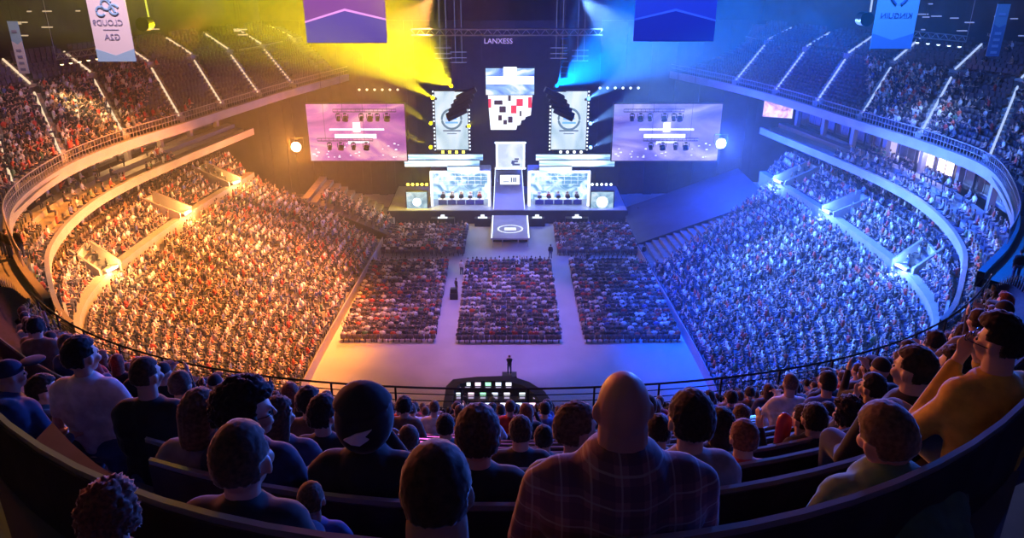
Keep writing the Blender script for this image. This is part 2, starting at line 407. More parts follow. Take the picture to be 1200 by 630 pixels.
# fences of upright bars on the upper front
def fence(nm_, r, z0, z1, step, label, m):
    root = empty(nm_, (r[0].x, r[0].y, z0), 0, label, 'fence', 'railings round the upper tier'); off = Vector((r[0].x, r[0].y, z0))
    for nn, zz, rr in (('top_rail', z1, .045), ('middle_rail', (z0 + z1) / 2, .025)):
        mb = MB(); mb.path([p - off for p in at_z(r, zz)], rr); mb.build(nn, m, root, True)
    mb = MB()
    for p, t in along(at_z(r, z0), step, 0): mb.box(p - off + Vector((0, 0, (z1 - z0) / 2)), (.035, .035, z1 - z0))
    b = mb.build('upright_bars', m, root); b['kind'] = 'stuff'
fence('railing_fence', outward(spline(AL, 90)[:84], .15), 17.5, 18.45, .42, 'white barred fence curving along the front of the left upper tier', M['fascia'])
fence('railing_fence', outward(spline(ARr, 90)[:84], .15), 17.5, 18.45, .42, 'white barred fence curving along the front of the right upper tier', M['fascia'])

# empty seats and people of the side upper tiers; lit stair nosings
def aisle_ids(s): return [4, 12, 20, 28, 36, 45, 54, 63]
for s in (-1, 1):
    A, r1, r2, Mr, Tr = upper_rows[s]
    ids = aisle_ids(s)
    def near_aisle(row, p):
        return any((row[i] - p).length < .65 for i in ids)
    for ri, r in enumerate(r1):
        def kp(p):
            if near_aisle(r, p): return False
            x, y, d = proj(p); 
            if s < 0: pr = .9 if x < 130 else (.75 if x < 165 + ri * 2 and x < 190 else (.5 if ri < 2 and x < 230 else 0.0))
            else: pr = .92 if 1015 < x < 1120 else (.35 if x >= 1120 else 0)
            return random.random() < pr
        crowd_row(r, .55, kp)
        seat_row(r, .55, lambda p: not near_aisle(r, p) and (proj(p)[0] > 120 if s < 0 else True))
    for r in r2:
        seat_row(r, .55, lambda p: not near_aisle(r, p))
        if s > 0: crowd_row(r, .8, lambda p: proj(p)[0] > 1130 and random.random() < .06)
    for ai, i in enumerate(ids):
        for seg, rows in (('lower', r1), ('upper', r2)):
            q = proj(rows[-1][i])
            if not (-60 < q[0] < 1260): continue
            c0 = rows[0][i]; root = empty('aisle_stair', c0, 0, 'pale lit aisle stair, %s from the stage, %s block, %s upper tier' % (ordn(ai + 1), seg, 'left' if s < 0 else 'right'), 'stairs', 'lit aisle stairs of the upper tiers')
            if rows[-1][i].y > 103: bpy.data.objects.remove(root); continue
            mb = MB(); m2 = MB(); rg = []; ln = []
            for r in rows:
                p = r[i] - c0; t = (r[i + 1] - r[i - 1]).normalized(); n = Vector((t.y, -t.x, 0)); n = n if n.dot(p + c0 - Vector((0, 64, 0))) > 0 else -n
                for f_, h_ in ((-.3, -.05), (-.3, .2), (.2, .2)): q_ = p + n * f_ + Vector((0, 0, h_)); rg.append([q_ - t * .4, q_ + t * .4, q_ + t * .4 - Vector((0, 0, .3)), q_ - t * .4 - Vector((0, 0, .3))])
                ln.append(p + Vector((0, 0, .30)))
            mb.ring(rg); m2.path(ln, .10, 6)
            mb.build('steps', M['concrete'], root); m2.build('step_lights', emis('step_glow', (1, .72, .45) if s < 0 else (.45, .6, 1), 1.1), root)

# retractable corner stand by the stage, left, and its covered twin on the right
mb = MB(); 
for i in range(11): mb.box((-15.0 - i * .9, 92.2, .45 + i * .23), (.9, 9.5, .9 + i * .46))
o = struct('corner_stand', mb, M['darkconc'])
for i in range(11):
    crowd_row([Vector((-15.0 - i * .9, 88, .9 + i * .46)), Vector((-15.0 - i * .9, 97, .9 + i * .46))], .5, lambda p: p.y < 91.5 + random.random() * 1.5 and i < 9 and random.random() < .8, 0, .9)
mb = MB(); mb.prism([(-14.6, 0), (-25, 0), (-25, 5.6), (-14.6, 1)], 87.2, 87.4); struct('corner_drape', mb, M['drape'])
mb = MB(); mb.prism([(15.2, 0), (30, 0), (30, 6.5), (15.2, 1)], 84, 97); struct('covered_stand', mb, mat('blue_cover', (.03, .035, .06), .6, var=.2, scale=.5))

# ================================================================== NEAR UPPER TIER
RISE, TREAD = .557, .85
def frow(j): return 31.61 - RISE * j
def ybench(j): return TREAD * j + .02
NJ = 27
mb = MB(); prof = []
for j in range(NJ, -1, -1):
    y0 = ybench(j); y1 = ybench(j + 1)
    zf = frow(j)
    def cur(yy, z): return [Vector((u * yy, yy * (1 + G(u, yy)), z)) for u in np.linspace(-umax(yy) - .05, umax(yy) + .05, 61)]
    prof += [cur(y1, zf), cur(max(y0, .25), zf)]
sheet(mb, prof); struct('near_terrace', mb, M['darkconc'])
for j in range(2, NJ):
    y0 = ybench(j); zf = frow(j)
    # the bench whose back stands at ybench(j); its sitters face the stage
    us = np.linspace(-umax(y0), umax(y0), 25 if j < 12 else 17)
    if 3 <= j <= 7: us = np.array([u for u in np.linspace(us[0], us[-1], 70) if proj((u * y0, y0 * (1 + G(u, y0)), zf + .9))[0] > 158])[::2]
    pts = [Vector((u * y0, y0 * (1 + G(u, y0)), 0)) for u in us]; o0 = Vector((0, y0, zf))
    lab = 'long curved dark bench, %s row up from the front railing' % ordn(NJ - j)
    if j == 2: lab = 'long curved dark bench with shiny top rail, nearest row, behind the bald man'
    root = empty('bench_row', o0, 0, lab, 'bench', 'curved bench rows of the near tier')
    def strip(ofs0, ofs1, z0, z1):
        m_ = MB(); a = [p + Vector((0, ofs0, 0)) - Vector((0, y0, 0)) for p in pts]; b = [p + Vector((0, ofs1, 0)) - Vector((0, y0, 0)) for p in pts]
        # closed strip
        rings = [[Vector((q.x, q.y, z0)), Vector((q.x, q.y, z1)), Vector((w_.x, w_.y, z1)), Vector((w_.x, w_.y, z0))] for q, w_ in zip(a, b)]
        m_.ring(rings); return m_
    strip(-.02, .02, .45, .90).build('back_panel', M['benchback'], root)
    strip(-.012, .012, .90, .925).build('top_rail', M['benchrail'], root)
    strip(.02, .42, .40, .44).build('seat_board', M['benchback'], root)
    if j < 9:
        for q in pts[::4]: m_ = MB(); m_.box((q.x, q.y - y0 + .2, .2), (.05, .3, .4)); m_.build('support', M['rail'], root)
# nearest bench row, half out of the picture
# front railing of the near tier
root = empty('front_railing', (0, 24.3, 17), 0, 'long dark horizontal-bar railing along the front of the near upper tier', 'railing')
rp = [p for p in near]
for nn, zz, rr in (('top_rail', 18.05, .045), ('bar', 17.78, .022), ('bar', 17.5, .022), ('bar', 17.22, .022), ('bar', 16.95, .022)):
    m_ = MB(); m_.path([Vector((p.x, p.y - 24.3, zz - 17)) for p in rp], rr); m_.build(nn, M['rail'], root, True)
for k, (p, t) in enumerate(along(rp, 2.45, 0)):
    m_ = MB(); m_.box((p.x, p.y - 24.3, .05), (.07, .07, 2.0)); m_.build('post', M['rail'], root)

# ================================================================== PEOPLE
def evaluated(mb, name, voxel, smooth_it, m):
    me = mb.mesh('tmp'); o = bpy.data.objects.new('tmp', me); C.objects.link(o)
    r = o.modifiers.new('r', 'REMESH'); r.mode = 'VOXEL'; r.voxel_size = voxel
    if smooth_it: q = o.modifiers.new('s', 'SMOOTH'); q.iterations = smooth_it; q.factor = .5
    dg = bpy.context.evaluated_depsgraph_get(); dg.update()
    out = bpy.data.meshes.new_from_object(o.evaluated_get(dg)); out.name = name
    bpy.data.objects.remove(o); bpy.data.meshes.remove(me)
    out.materials.clear(); out.materials.append(m); out.polygons.foreach_set('use_smooth', [True] * len(out.polygons)); return out

SKIN = [mat('skin_light', (.62, .40, .31), .5), mat('skin_tan', (.50, .31, .22), .5), mat('skin_ruddy', (.60, .34, .27), .5)]
HAIR = dict(black=mat('hair_black', (.018, .014, .013), .8, var=.5, scale=60, bump=.4), brown=mat('hair_brown', (.07, .04, .025), .8, var=.4, scale=60, bump=.4),
            fair=mat('hair_fair', (.14, .085, .05), .8, var=.4, scale=60, bump=.4), auburn=mat('hair_auburn', (.20, .07, .04), .8, var=.4, scale=60, bump=.4))
for h_ in HAIR.values(): sheen(h_, .55)
CL = {}
def cloth(c):
    if c not in CL:
        cols = dict(black=(.022, .022, .026), navy=(.03, .04, .10), grey=(.22, .22, .24), white=(.70, .70, .72), red=(.45, .04, .04), mustard=(.62, .40, .07), green=(.10, .22, .15), brown=(.16, .09, .06), denim=(.05, .08, .18), blue=(.08, .14, .42))
        CL[c] = mat('cloth_' + c, cols[c], .85, var=.18, scale=14, bump=.25); sheen(CL[c], .35)
    return CL[c]
def plaid():
    m = bpy.data.materials.new('plaid_cloth'); m.use_nodes = True; nt = m.node_tree; b = nt.nodes['Principled BSDF']; b.inputs['Roughness'].default_value = .85
    t = nt.nodes.new('ShaderNodeTexCoord'); sp = nt.nodes.new('ShaderNodeSeparateXYZ'); nt.links.new(t.outputs['Object'], sp.inputs[0]); prev = None
    def band(axis, period, width, ph=0):
        a = nt.nodes.new('ShaderNodeMath'); a.operation = 'MULTIPLY_ADD'; a.inputs[1].default_value = 1 / period; a.inputs[2].default_value = ph; nt.links.new(sp.outputs[axis], a.inputs[0])
        f = nt.nodes.new('ShaderNodeMath'); f.operation = 'FRACT'; nt.links.new(a.outputs[0], f.inputs[0])
        l = nt.nodes.new('ShaderNodeMath'); l.operation = 'LESS_THAN'; l.inputs[1].default_value = width; nt.links.new(f.outputs[0], l.inputs[0]); return l
    col = (.30, .16, .20, 1); cur = None
    for ax, pe, wi, cc, ph in (('X', .085, .5, (.10, .05, .09, 1), 0), ('Z', .085, .5, (.10, .05, .09, 1), 0), ('X', .085, .07, (.5, .42, .45, 1), .3), ('Z', .085, .07, (.5, .42, .45, 1), .3)):
        mx = nt.nodes.new('ShaderNodeMix'); mx.data_type = 'RGBA'; bd = band(ax, pe, wi, ph)
        ml = nt.nodes.new('ShaderNodeMath'); ml.operation = 'MULTIPLY'; ml.inputs[1].default_value = .6; nt.links.new(bd.outputs[0], ml.inputs[0]); nt.links.new(ml.outputs[0], mx.inputs[0])
        if cur: nt.links.new(cur, mx.inputs[6])
        else: mx.inputs[6].default_value = col
        mx.inputs[7].default_value = cc; cur = mx.outputs[2]
    nt.links.new(cur, b.inputs['Base Color']); return m
CL['plaid'] = sheen(plaid(), .4)

ARMS = {   # elbow (out, fwd, up) from the shoulder; hand (out, fwd, up) from shoulder; out is away from the body
    'lap': ((.05, .07, -.27), (-.07, .28, -.36)), 'side': ((.05, -.03, -.28), (.03, .05, -.54)), 'hip': ((.20, -.10, -.20), (.02, .04, -.38)),
    'mouth': ((.03, .16, -.24), (-.13, .20, .07)), 'phone': ((.04, .22, -.16), (-.08, .38, .06)), 'clap': ((.06, .14, -.24), (-.15, .32, -.10)),
    'up': ((.10, .10, .22), (.06, .14, .50)), 'knee': ((.06, .16, -.25), (-.08, .40, -.33)), 'stick': ((.10, .16, -.22), (.12, .30, .02))}
def hair_mesh(kind, m, seed, hs=1.0):
    me = MB(); import bmesh
    bm = bmesh.new(); bmesh.ops.create_icosphere(bm, subdivisions=5 if seed < 100 else 4, radius=1)
    long_ = kind in ('long', 'longish')
    th = dict(short=.014, crew=.006, curly=.034, long=.018, longish=.02, cap=.012, hood=.045, low=.014, quiff=.018)[kind]
    for v in bm.verts:
        d = v.co.normalized(); face = d.y > .28 and d.z < .52 - (.1 if kind == 'curly' else 0)
        low = d.z < (-.55 if not long_ else -.9) - .25 * d.y
        if kind == 'cap': low = d.z < .12; face = False
        if kind == 'hood': face = d.y > .55 and d.z < .45; low = d.z < -.95
        ear = abs(d.x) > .78 and d.z < .12 and d.y > -.35 and kind not in ('long', 'hood', 'curly')
        n = noise.noise(d * 5 + Vector((seed, 0, 0))) * .4 + noise.noise(d * 14 + Vector((0, seed, 0))) * .35 + noise.noise(d * 30 + Vector((0, seed, 0))) * .25
        n += noise.noise(d * 55 + Vector((seed, seed, 0))) * .3; t = th * (1 + n * (1.1 if kind == 'curly' else .85)) + (.03 * max(0, d.z) * max(0, d.y + .5) if kind == 'quiff' else 0) + (.008 * max(0, d.z))
        if kind in ('cap', 'hood'): t = th + n * .002
        if face or low or ear: t = -.016
        if kind == 'hood' and d.z > .5 and d.y < .2: t += .02
        r = Vector((.077, .099, .104)); v.co = Vector((d.x * (r.x + t), d.y * (r.y + t) - .010, d.z * (r.z + t) + .018)) * hs
    bm.to_mesh(me_ := bpy.data.meshes.new('hair')); bm.free(); me_.materials.append(m); me_.polygons.foreach_set('use_smooth', [True] * len(me_.polygons)); return me_
def head_prims(b, Hc, R, hs=1.0, hero=True):
    def T(v): return Hc + R @ (Vector(v) * hs)
    def S(r): return tuple(q * hs for q in r)
    b.ell(T((0, -.010, .018)), S((.076, .098, .100)), R, 18, 12)
    b.ell(T((0, .030, -.040)), S((.060, .066, .072)), R)
    b.ell(T((0, .052, -.088)), S((.034, .036, .026)), R)
    b.capsule(T((0, .090, .006)), T((0, .105, -.028)), .009 * hs, .0125 * hs, 8)
    b.capsule(T((-.030, .084, .018)), T((.030, .084, .018)), .011 * hs, .011 * hs, 8)
    b.capsule(T((-.018, .090, -.062)), T((.018, .090, -.062)), .008 * hs, .008 * hs, 8)
    for s in (-1, 1):
        b.ell(T((s * .080, -.004, -.008)), S((.011, .020, .031)), R @ Matrix.Rotation(s * .35, 3, 'Z'))
        b.ell(T((s * .045, .060, -.028)), S((.026, .03, .028)), R)
def make_person(o0, rz, spec, seed, head_world=None, floor_z=None, voxel=.009):
    """o0: root position at floor level under the pelvis; returns the root empty"""
    root = empty('person', o0, rz)
    st = spec.get('stand'); sc = spec.get('scale', 1.0)
    pel = Vector((0, 0, .95 * sc if st else .53))
    H = Vector(head_world) if head_world else Vector((0, .06, pel.z + .69))
    sp_top = H - Vector((0, .03, .185 * sc)); v = sp_top - pel; L = v.length
    Lm = (.56 if not st else .53) * sc
    if L > Lm + .06: pel = sp_top - v.normalized() * (Lm + .06)
    if not st and pel.z < .50: pel.z = .50
    N = sp_top
    ax = (N - pel).normalized(); side = Vector((1, 0, 0)); fwd = side.cross(ax) * -1
    if fwd.y < 0: fwd = -fwd
    yaw, pit, roll = spec.get('look', (0, 0, 0)); R = Matrix.Rotation(yaw, 3, 'Z') @ Matrix.Rotation(pit, 3, 'X') @ Matrix.Rotation(roll, 3, 'Y')
    wd = spec.get('wide', 1.0) * sc; hs = spec.get('hs', 1.0)
    body, shirt, trou = MB(), MB(), MB()
    head_prims(body, H, R, hs)
    nk = spec.get('neck', .057); body.capsule(N - ax * .03, H + Vector((0, -.02, -.05)), (nk + .006) * sc, nk * sc)
    def torso(m, g):
        for t, hw, rr in ((.0, .085, .105), (.22, .075, .10), (.48, .09, .11), (.72, .115, .112), (.88, .135, .085)):
            c = pel.lerp(N, t); m.capsule(c - side * hw * wd, c + side * hw * wd, rr * sc + g)
        for a_, b_ in ((0, .22), (.22, .48), (.48, .72), (.72, .88)):
            m.capsule(pel.lerp(N, a_), pel.lerp(N, b_), .115 * wd + g, .12 * wd + g)
        for s in (-1, 1): m.capsule(N - ax * .01 + side * s * .03, N - ax * .055 + side * s * .165 * wd, .05 * sc + g, .058 * sc + g)
    torso(body, -.008); torso(shirt, .010)
    for s, an in ((-1, spec.get('armL', 'lap')), (1, spec.get('armR', 'lap'))):
        S = N - ax * .065 * sc + side * s * .185 * wd
        e, h = ARMS[an]; E_ = S + Vector((s * e[0], e[1], e[2])) * sc; W = S + Vector((s * h[0], h[1], h[2])) * sc
        if an == 'mouth': W = H + Vector((s * .045, .125, -.13))
        body.capsule(S, E_, .048 * sc, .040 * sc); body.capsule(E_, W, .039 * sc, .026 * sc)
        sl = spec.get('sleeve', .6); Ee = S.lerp(E_, min(1, sl / .5) if sl < .5 else 1)
        shirt.capsule(S, Ee, .064 * sc, .056 * sc)
        if sl > .5: shirt.capsule(E_, E_.lerp(W, .9), .052 * sc, .036 * sc)
        # hand
        d = (W - E_).normalized(); up_ = Vector((0, 0, 1)) - d * d.z; up_ = up_.normalized() if up_.length > .2 else Vector((0, 1, 0)); la = d.cross(up_).normalized()
        if an in ('lap', 'knee', 'side'): up_, la = la, up_
        pc = W + d * .05; body.capsule(W, pc, .026, .030); 
        for q in range(4):
            b0 = W + d * .085 + up_ * (q - 1.5) * .021; l = (.062, .072, .068, .052)[q]; bend = Vector((0, .01, -.02)) + la * (-s * .022)
            m1 = b0 + d * l * .55; body.capsule(pc + up_ * (q - 1.5) * .016, b0, .013, .0105, 8); body.capsule(b0, m1, .0105, .0095, 8); body.capsule(m1, m1 + (d * l * .4 + bend), .0095, .008, 8)
        th0 = W + d * .03 + up_ * .028; body.capsule(th0, th0 + d * .035 + up_ * .028, .013, .011, 8); body.capsule(th0 + d * .035 + up_ * .028, th0 + d * .06 + up_ * .030 - la * s * .01, .011, .009, 8)
    if spec.get('collar'):
        cm = MB(); cpts = [N + Vector((.088 * math.cos(a), .078 * math.sin(a) - .012, .030 + .012 * math.sin(a * 1.0))) for a in np.linspace(-PI * 1.35, PI * .35, 22)]; cm.path(cpts, .020, 8); cb = cm.build('collar', cloth(spec['shirt']), root, True)
    for s in (-1, 1):
        hp = pel + Vector((s * .09 * wd, 0, -.02))
        if st: kn = Vector((s * .11, .02, .50 * sc)); ft = Vector((s * .12, -.02, .09))
        else: kn = Vector((s * .13, .43, .50)); ft = Vector((s * .14, .36, .09))
        body.capsule(hp, kn, .085 * wd, .058); body.capsule(kn, ft, .055, .040); body.capsule(ft + Vector((0, -.03, -.04)), ft + Vector((0, .16, -.05)), .04, .038)
        trou.capsule(hp, kn, .100 * wd, .072); trou.capsule(kn, ft + Vector((0, 0, .03)), .070, .058)
    trou.capsule(pel - side * .07, pel + side * .07, .122 * wd); trou.capsule(pel, pel + Vector((0, 0, -.04)), .12 * wd, .11 * wd)
    o = bpy.data.objects.new('body', evaluated(body, 'body', voxel, 2, spec.get('skin', SKIN[0]))); C.objects.link(o); o.parent = root
    o = bpy.data.objects.new('shirt', evaluated(shirt, 'shirt', max(voxel, .012), 5, cloth(spec.get('shirt', 'black')))); C.objects.link(o); o.parent = root
    o = bpy.data.objects.new('trousers', evaluated(trou, 'trousers', .015, 4, cloth(spec.get('pants', 'denim')))); C.objects.link(o); o.parent = root
    hk = spec.get('hair', 'short')
    if hk != 'bald':
        hm = cloth(spec.get('hatcol', 'black')) if hk in ('cap', 'hood') else HAIR[spec.get('hc', 'black')]
        o = bpy.data.objects.new(hk if hk in ('cap', 'hood') else 'hair', hair_mesh(hk, hm, seed, hs)); C.objects.link(o); o.parent = root
        o.matrix_local = Matrix.Translation(H) @ R.to_4x4()
        if hk in ('long', 'longish'):
            m_ = MB()
            for k in range(9):
                a = -PI + PI * k / 8; x = math.cos(a) * .07; y = math.sin(a) * .085 - .01
                m_.capsule((x, y, .03), (x * 1.1, y - .02, -(.20 if hk == 'long' else .12)), .026, .018, 8)
            q = bpy.data.objects.new('locks', evaluated(m_, 'locks', .012, 3, hm)); C.objects.link(q); q.parent = o
        if hk == 'cap':
            m_ = MB(); m_.ell((0, .13, .05), (.07, .075, .010)); q = m_.build('brim', hm, o, True)
    if voxel < .02:
        m_ = MB()
        for s in (-1, 1): m_.ell(tuple(Vector((s * .031, .080, -.004)) * hs), (.011, .009, .007))
        q = m_.build('eyes', mat('eye', (.05, .04, .04), .15), root, True); q.matrix_local = Matrix.Translation(H) @ R.to_4x4()
    if spec.get('glasses'):
        m_ = MB()
        for s in (-1, 1):
            cpts = [(s * .033 + .024 * math.cos(a), .103, -.002 + .019 * math.sin(a)) for a in np.linspace(0, 2 * PI, 17)]; m_.path(cpts, .0022)
            m_.path([(s * .057, .103, 0), (s * .078, .07, 0), (s * .082, .0, 0)], .0022)
        m_.path([(-.01, .104, 0), (.01, .104, 0)], .0022); q = m_.build('glasses', M['black'], root); q.matrix_local = Matrix.Translation(H) @ R.to_4x4()
    return root, H, R

def row_point(j, off, x):      # point on sitting line of row j
    y0 = ybench(j); return Vector((x, ycurve(y0, x) + off, frow(j)))
def solve_seat(px, py, wpx, stand=False, j=None):
    d = fw + rt * ((px - 600) / F) + up * (-(py - 315) / F); best = None
    for jj in (range(1, 26) if j is None else [j]):
        t = 1.0
        for _ in range(40):
            p = EYE + d * t; e = (row_point(jj, .24, p.x).y - p.y); t += e / d.y * .5
        p = EYE + d * t
        if not (t == t and .3 < t < 60): continue
        h = p.z - frow(jj); wp = .165 * F / proj(p)[2]
        err = abs(math.log(wp / wpx)) * 1.0 + abs(h - (1.63 if stand else 1.2)) * (1.8)
        if best is None or err < best[0]: best = (err, jj, p, h, wp)
    return best

HERO = [  # px, py, head width px, spec, label
    (730, 478, 66, dict(hair='bald', shirt='plaid', wide=1.34, sleeve=.9, skin=SKIN[2], neck=.076, collar=1, j=2), 'bald broad man in a plaid shirt, seen from behind, centre of the nearest bench'),
    (284, 540, 68, dict(hair='crew', hc='brown', shirt='black', j=2), 'large close-cropped round head, blue-lit on one side, seated on nearest bench at left'),
    (512, 576, 80, dict(hair='crew', hc='brown', shirt='black', j=1, hs=1.1), 'dark round shaven head at the bottom edge, left of the plaid shirt man'),
    (1040, 512, 78, dict(hair='crew', hc='fair', shirt='green', sleeve=.9, j=2, look=(.10, -.1, -.35), skin=SKIN[2], neck=.07, wide=1.25), 'person with cropped head tilted sideways, ear lit orange, green jacket, at lower right'),
    (940, 578, 40, dict(hair='short', shirt='green', j=1, sleeve=.9, low=1), ''),
    (560, 512, 50, dict(hair='short', hc='brown', shirt='black', armL='lap'), 'dark-haired person with reddish-lit crown seated left of the bald man'),
    (809, 494, 50, dict(hair='short', hc='black', shirt='grey', sleeve=.4), 'thick dark-haired person with pink-lit ear, seated right of the bald man'),
    (676, 503, 42, dict(hair='short', hc='fair', shirt='grey', look=(-1.0, 0, 0)), 'fair-haired person turning right, just left of the bald man'),
    (428, 492, 46, dict(hair='hood', shirt='black', sleeve=.9, armL='clap', armR='mouth', wide=1.12, emblem=1), 'person in black hoodie with hood up and a pale eye emblem on it'),
    (290, 483, 48, dict(hair='curly', hc='black', shirt='navy', look=(-1.0, 0, 0), glasses=1), 'curly-haired person with glasses facing right in profile'),
    (236, 484, 36, dict(hair='longish', hc='fair', shirt='grey', look=(-.2, 0, 0)), 'person with chin-length fair hair seen from behind, left of the curly-haired one'),
    (172, 440, 30, dict(hair='crew', hc='brown', shirt='black', look=(-.35, 0, 0), stand=0), 'short-haired man in black tee with blue-lit cheek, right of the standing man'),
    (96, 418, 32, dict(hair='short', hc='black', shirt='white', stand=1, armL='side', armR='hip', sleeve=.3, wide=1.1, look=(-.35, 0, 0), pants='denim'), 'man standing in pale tee with one hand on his hip, at left'),
    (327, 488, 30, dict(hair='longish', hc='brown', shirt='navy', look=(-.5, 0, 0)), 'dark long-haired person behind the curly-haired glasses wearer'),
    (357, 484, 20, dict(hair='short', shirt='black'), 'small dark head between the long-haired person and flat-topped one'),
    (378, 488, 28, dict(hair='quiff', hc='black', shirt='black', look=(-.3, 0, 0)), 'flat-topped short-haired person in black left of the hooded one'),
    (479, 516, 25, dict(hair='crew', hc='brown', shirt='navy'), 'small rim-lit round head just right of the hooded person'),
    (522, 500, 20, dict(hair='short', shirt='black'), 'small person in black left of the red-crowned dark head'),
    (610, 506, 25, dict(hair='short', hc='brown', shirt='black'), 'oval dark head between the red-crowned head and fair-haired one'),
    (637, 514, 21, dict(hair='short', hc='black', shirt='black'), 'small dark head left of the fair-haired person turning right'),
    (771, 505, 26, dict(hair='short', hc='black', shirt='navy'), 'dark head tucked between bald man and thick-haired neighbour'),
    (845, 498, 26, dict(hair='longish', hc='black', shirt='black'), 'long dark-haired person right of the thick-haired one'),
    (871, 514, 30, dict(hair='short', hc='auburn', shirt='red'), 'reddish-lit dark-haired person with red shirt above blue bench rails'),
    (868, 487, 18, dict(hair='short', hc='fair', shirt='white'), 'small pale-haired person in a light shirt behind the reddish one'),
    (831, 466, 12, dict(hair='short', shirt='blue', stand=1), 'small standing figure in blue against the railing'),
    (857, 467, 13, dict(hair='short', shirt='blue', stand=1), 'small standing figure turned left beside the blue one by the railing'),
    (941, 492, 24, dict(hair='short', hc='black', shirt='black', look=(.35, 0, 0)), 'dark-haired person with pink-lit face looking left, behind the red clapper stick'),
    (969, 486, 20, dict(hair='short', hc='black', shirt='black'), 'dark-haired small head right of the pink-faced one'),
    (993, 486, 26, dict(hair='curly', hc='black', shirt='black', look=(.4, 0, 0)), 'bushy dark-haired person left of the tilted cropped head'),
    (1022, 455, 24, dict(hair='short', hc='black', shirt='navy', look=(.35, 0, 0), armL='mouth'), 'person holding a hand to the mouth, left of the big dark head'),
    (1070, 434, 38, dict(hair='short', hc='black', shirt='black', wide=1.15, look=(.35, 0, 0)), 'broad person with thick dark hair and pink-lit ear, upper right'),
    (1118, 430, 32, dict(hair='longish', hc='black', shirt='black', look=(.4, .05, 0), armL='mouth'), 'long-haired person with chin resting on a hand, face lit orange'),
    (1170, 402, 40, dict(hair='quiff', hc='black', shirt='mustard', look=(.40, 0, 0), armL='mouth', armR='mouth', sleeve=.9, glasses=1, stand=0), 'person with glasses in mustard shirt, hands clasped before the mouth, at right edge'),
    (131, 603, 44, dict(hair='curly', hc='auburn', shirt='black', Z=2.0, rs=.66), 'low reddish-brown tousled head at bottom left under the bench rail'),
    (365, 586, 26, dict(hair='crew', hc='fair', shirt='blue', Z=2.9, rs=.60), 'child-sized blue-lit head low behind a bench at lower left'),
    (52, 458, 26, dict(hair='short', hc='black', shirt='black', look=(-.9, 0, 0), armR='clap'), 'dark person with pink-lit raised hands left of standing man'),
    (12, 440, 26, dict(hair='cap', hatcol='navy', shirt='navy', look=(-.5, 0, 0)), 'person in a dark cap at the left edge of the picture'),
    (6, 520, 44, dict(hair='short', hc='fair', shirt='grey', look=(-.5, 0, 0), j=3), 'pale-haired head cut by the left picture edge'),
]
seated = []      # (j, x) taken places
def face_ang(x, y, k=1.0): return math.atan2(x * k, 90 - y)
hseed = 0
for px, py, wpx, sp, lab in HERO:
    if not lab: continue
    hseed += 1
    if sp.get('Z'):
        Q = EYE + (fw + rt * ((px - 600) / F) + up * (-(py - 315) / F)) * sp['Z']; k_ = sp['rs']; r, H, R = make_person(Q - Vector((0, .1, 1.18)) * k_, 0, sp, hseed, (0, .1, 1.18)); r.scale = (k_,) * 3; tag(r, lab, 'person', 'audience on the near bench rows'); continue
    e, j, Q, h, wp = solve_seat(px, py, wpx, sp.get('stand'), sp.get('j'))
    rz = face_ang(Q.x, Q.y, .8 if j > 3 else .5) + (.0 if j > 3 else -Q.x * .0)
    if j <= 3: rz = math.atan2(Q.x * .25, 3)
    lean = .10 if not sp.get('stand') else .02
    if h < 1.02 and not sp.get('stand'): lean += min(.42, (1.1 - h) * 1.2)
    if sp.get('low'): lean = .1; sp['scale'] = .72
    fwdv = Vector((-math.sin(rz), math.cos(rz), 0)); base = Vector((Q.x, Q.y, frow(j))) - fwdv * lean
    if sp.get('stand'):
        k_ = .92 if j < 8 else max(.83, min(1.12, h / 1.64)); sp = dict(sp, scale=k_); base.z = Q.z - 1.64 * k_; h = 1.64 * k_
    print(px, py, wpx, 'j', j, 'h %.2f w %.0f' % (h, wp)); sp = dict(sp, hs=max(.76, min(1.12, wpx / wp)))
    r, H, R = make_person(base, rz, sp, hseed, (0, lean, h))
    tag(r, lab, 'person', 'audience on the near bench rows'); seated.append((j, base.x))
    if sp.get('emblem'):
        hood = [c for c in r.children if c.name.startswith('hood')][0]
        m_ = MB(); 
        for poly in ([(-.05, -.005), (.0, .028), (.055, .035), (.03, .012), (.045, .0), (.012, -.022), (-.02, -.018)], ):
            ptsb = []
            for x, z in poly: x *= 1.15; z *= 1.15; yy = -(.099 + .055) * math.sqrt(max(0, 1 - (x / .132) ** 2 - (z / .16) ** 2)) - .020; ptsb.append((x, yy, z + .01))
            n = len(ptsb); m_.add(ptsb + [(x, y + .01, z) for x, y, z in ptsb], [tuple(range(n)), tuple(range(2 * n - 1, n - 1, -1))] + [(i, (i + 1) % n, n + (i + 1) % n, n + i) for i in range(n)])
        m_.build('emblem', M['white'], hood)
# red inflatable clapper stick
e, j, Q, h, wp = solve_seat(915, 520, 24, False)
st_ = empty('inflatable_clapper_stick', Q - Vector((0, 0, .27)), 0, 'red inflatable clapper stick held upright above the bench rails', 'clapper stick')
m_ = MB(); m_.ring([[Vector((r_ * math.cos(a), r_ * math.sin(a), z_)) for a in np.linspace(0, 2 * PI, 17)[:-1]] for z_, r_ in ((0, .008), (.03, .035), (.08, .052), (.45, .056), (.50, .05), (.53, .03), (.545, .006))])
m_.build('inflated_tube', mat('red_film', (.65, .06, .07), .25), st_, True); m_ = MB(); m_.tube((0, 0, -.02), (0, 0, .02), .009); m_.build('valve', M['white'], st_)
r, H, R = make_person(Vector((Q.x + .16, Q.y - .22, frow(j))), 0, dict(hair='short', hc='black', shirt='black', armL='stick', scale=.95), 77, (0, .1, 1.02))
tag(r, 'person in black low behind the bench, holding the red clapper stick', 'person', 'audience on the near bench rows'); seated.append((j, Q.x))

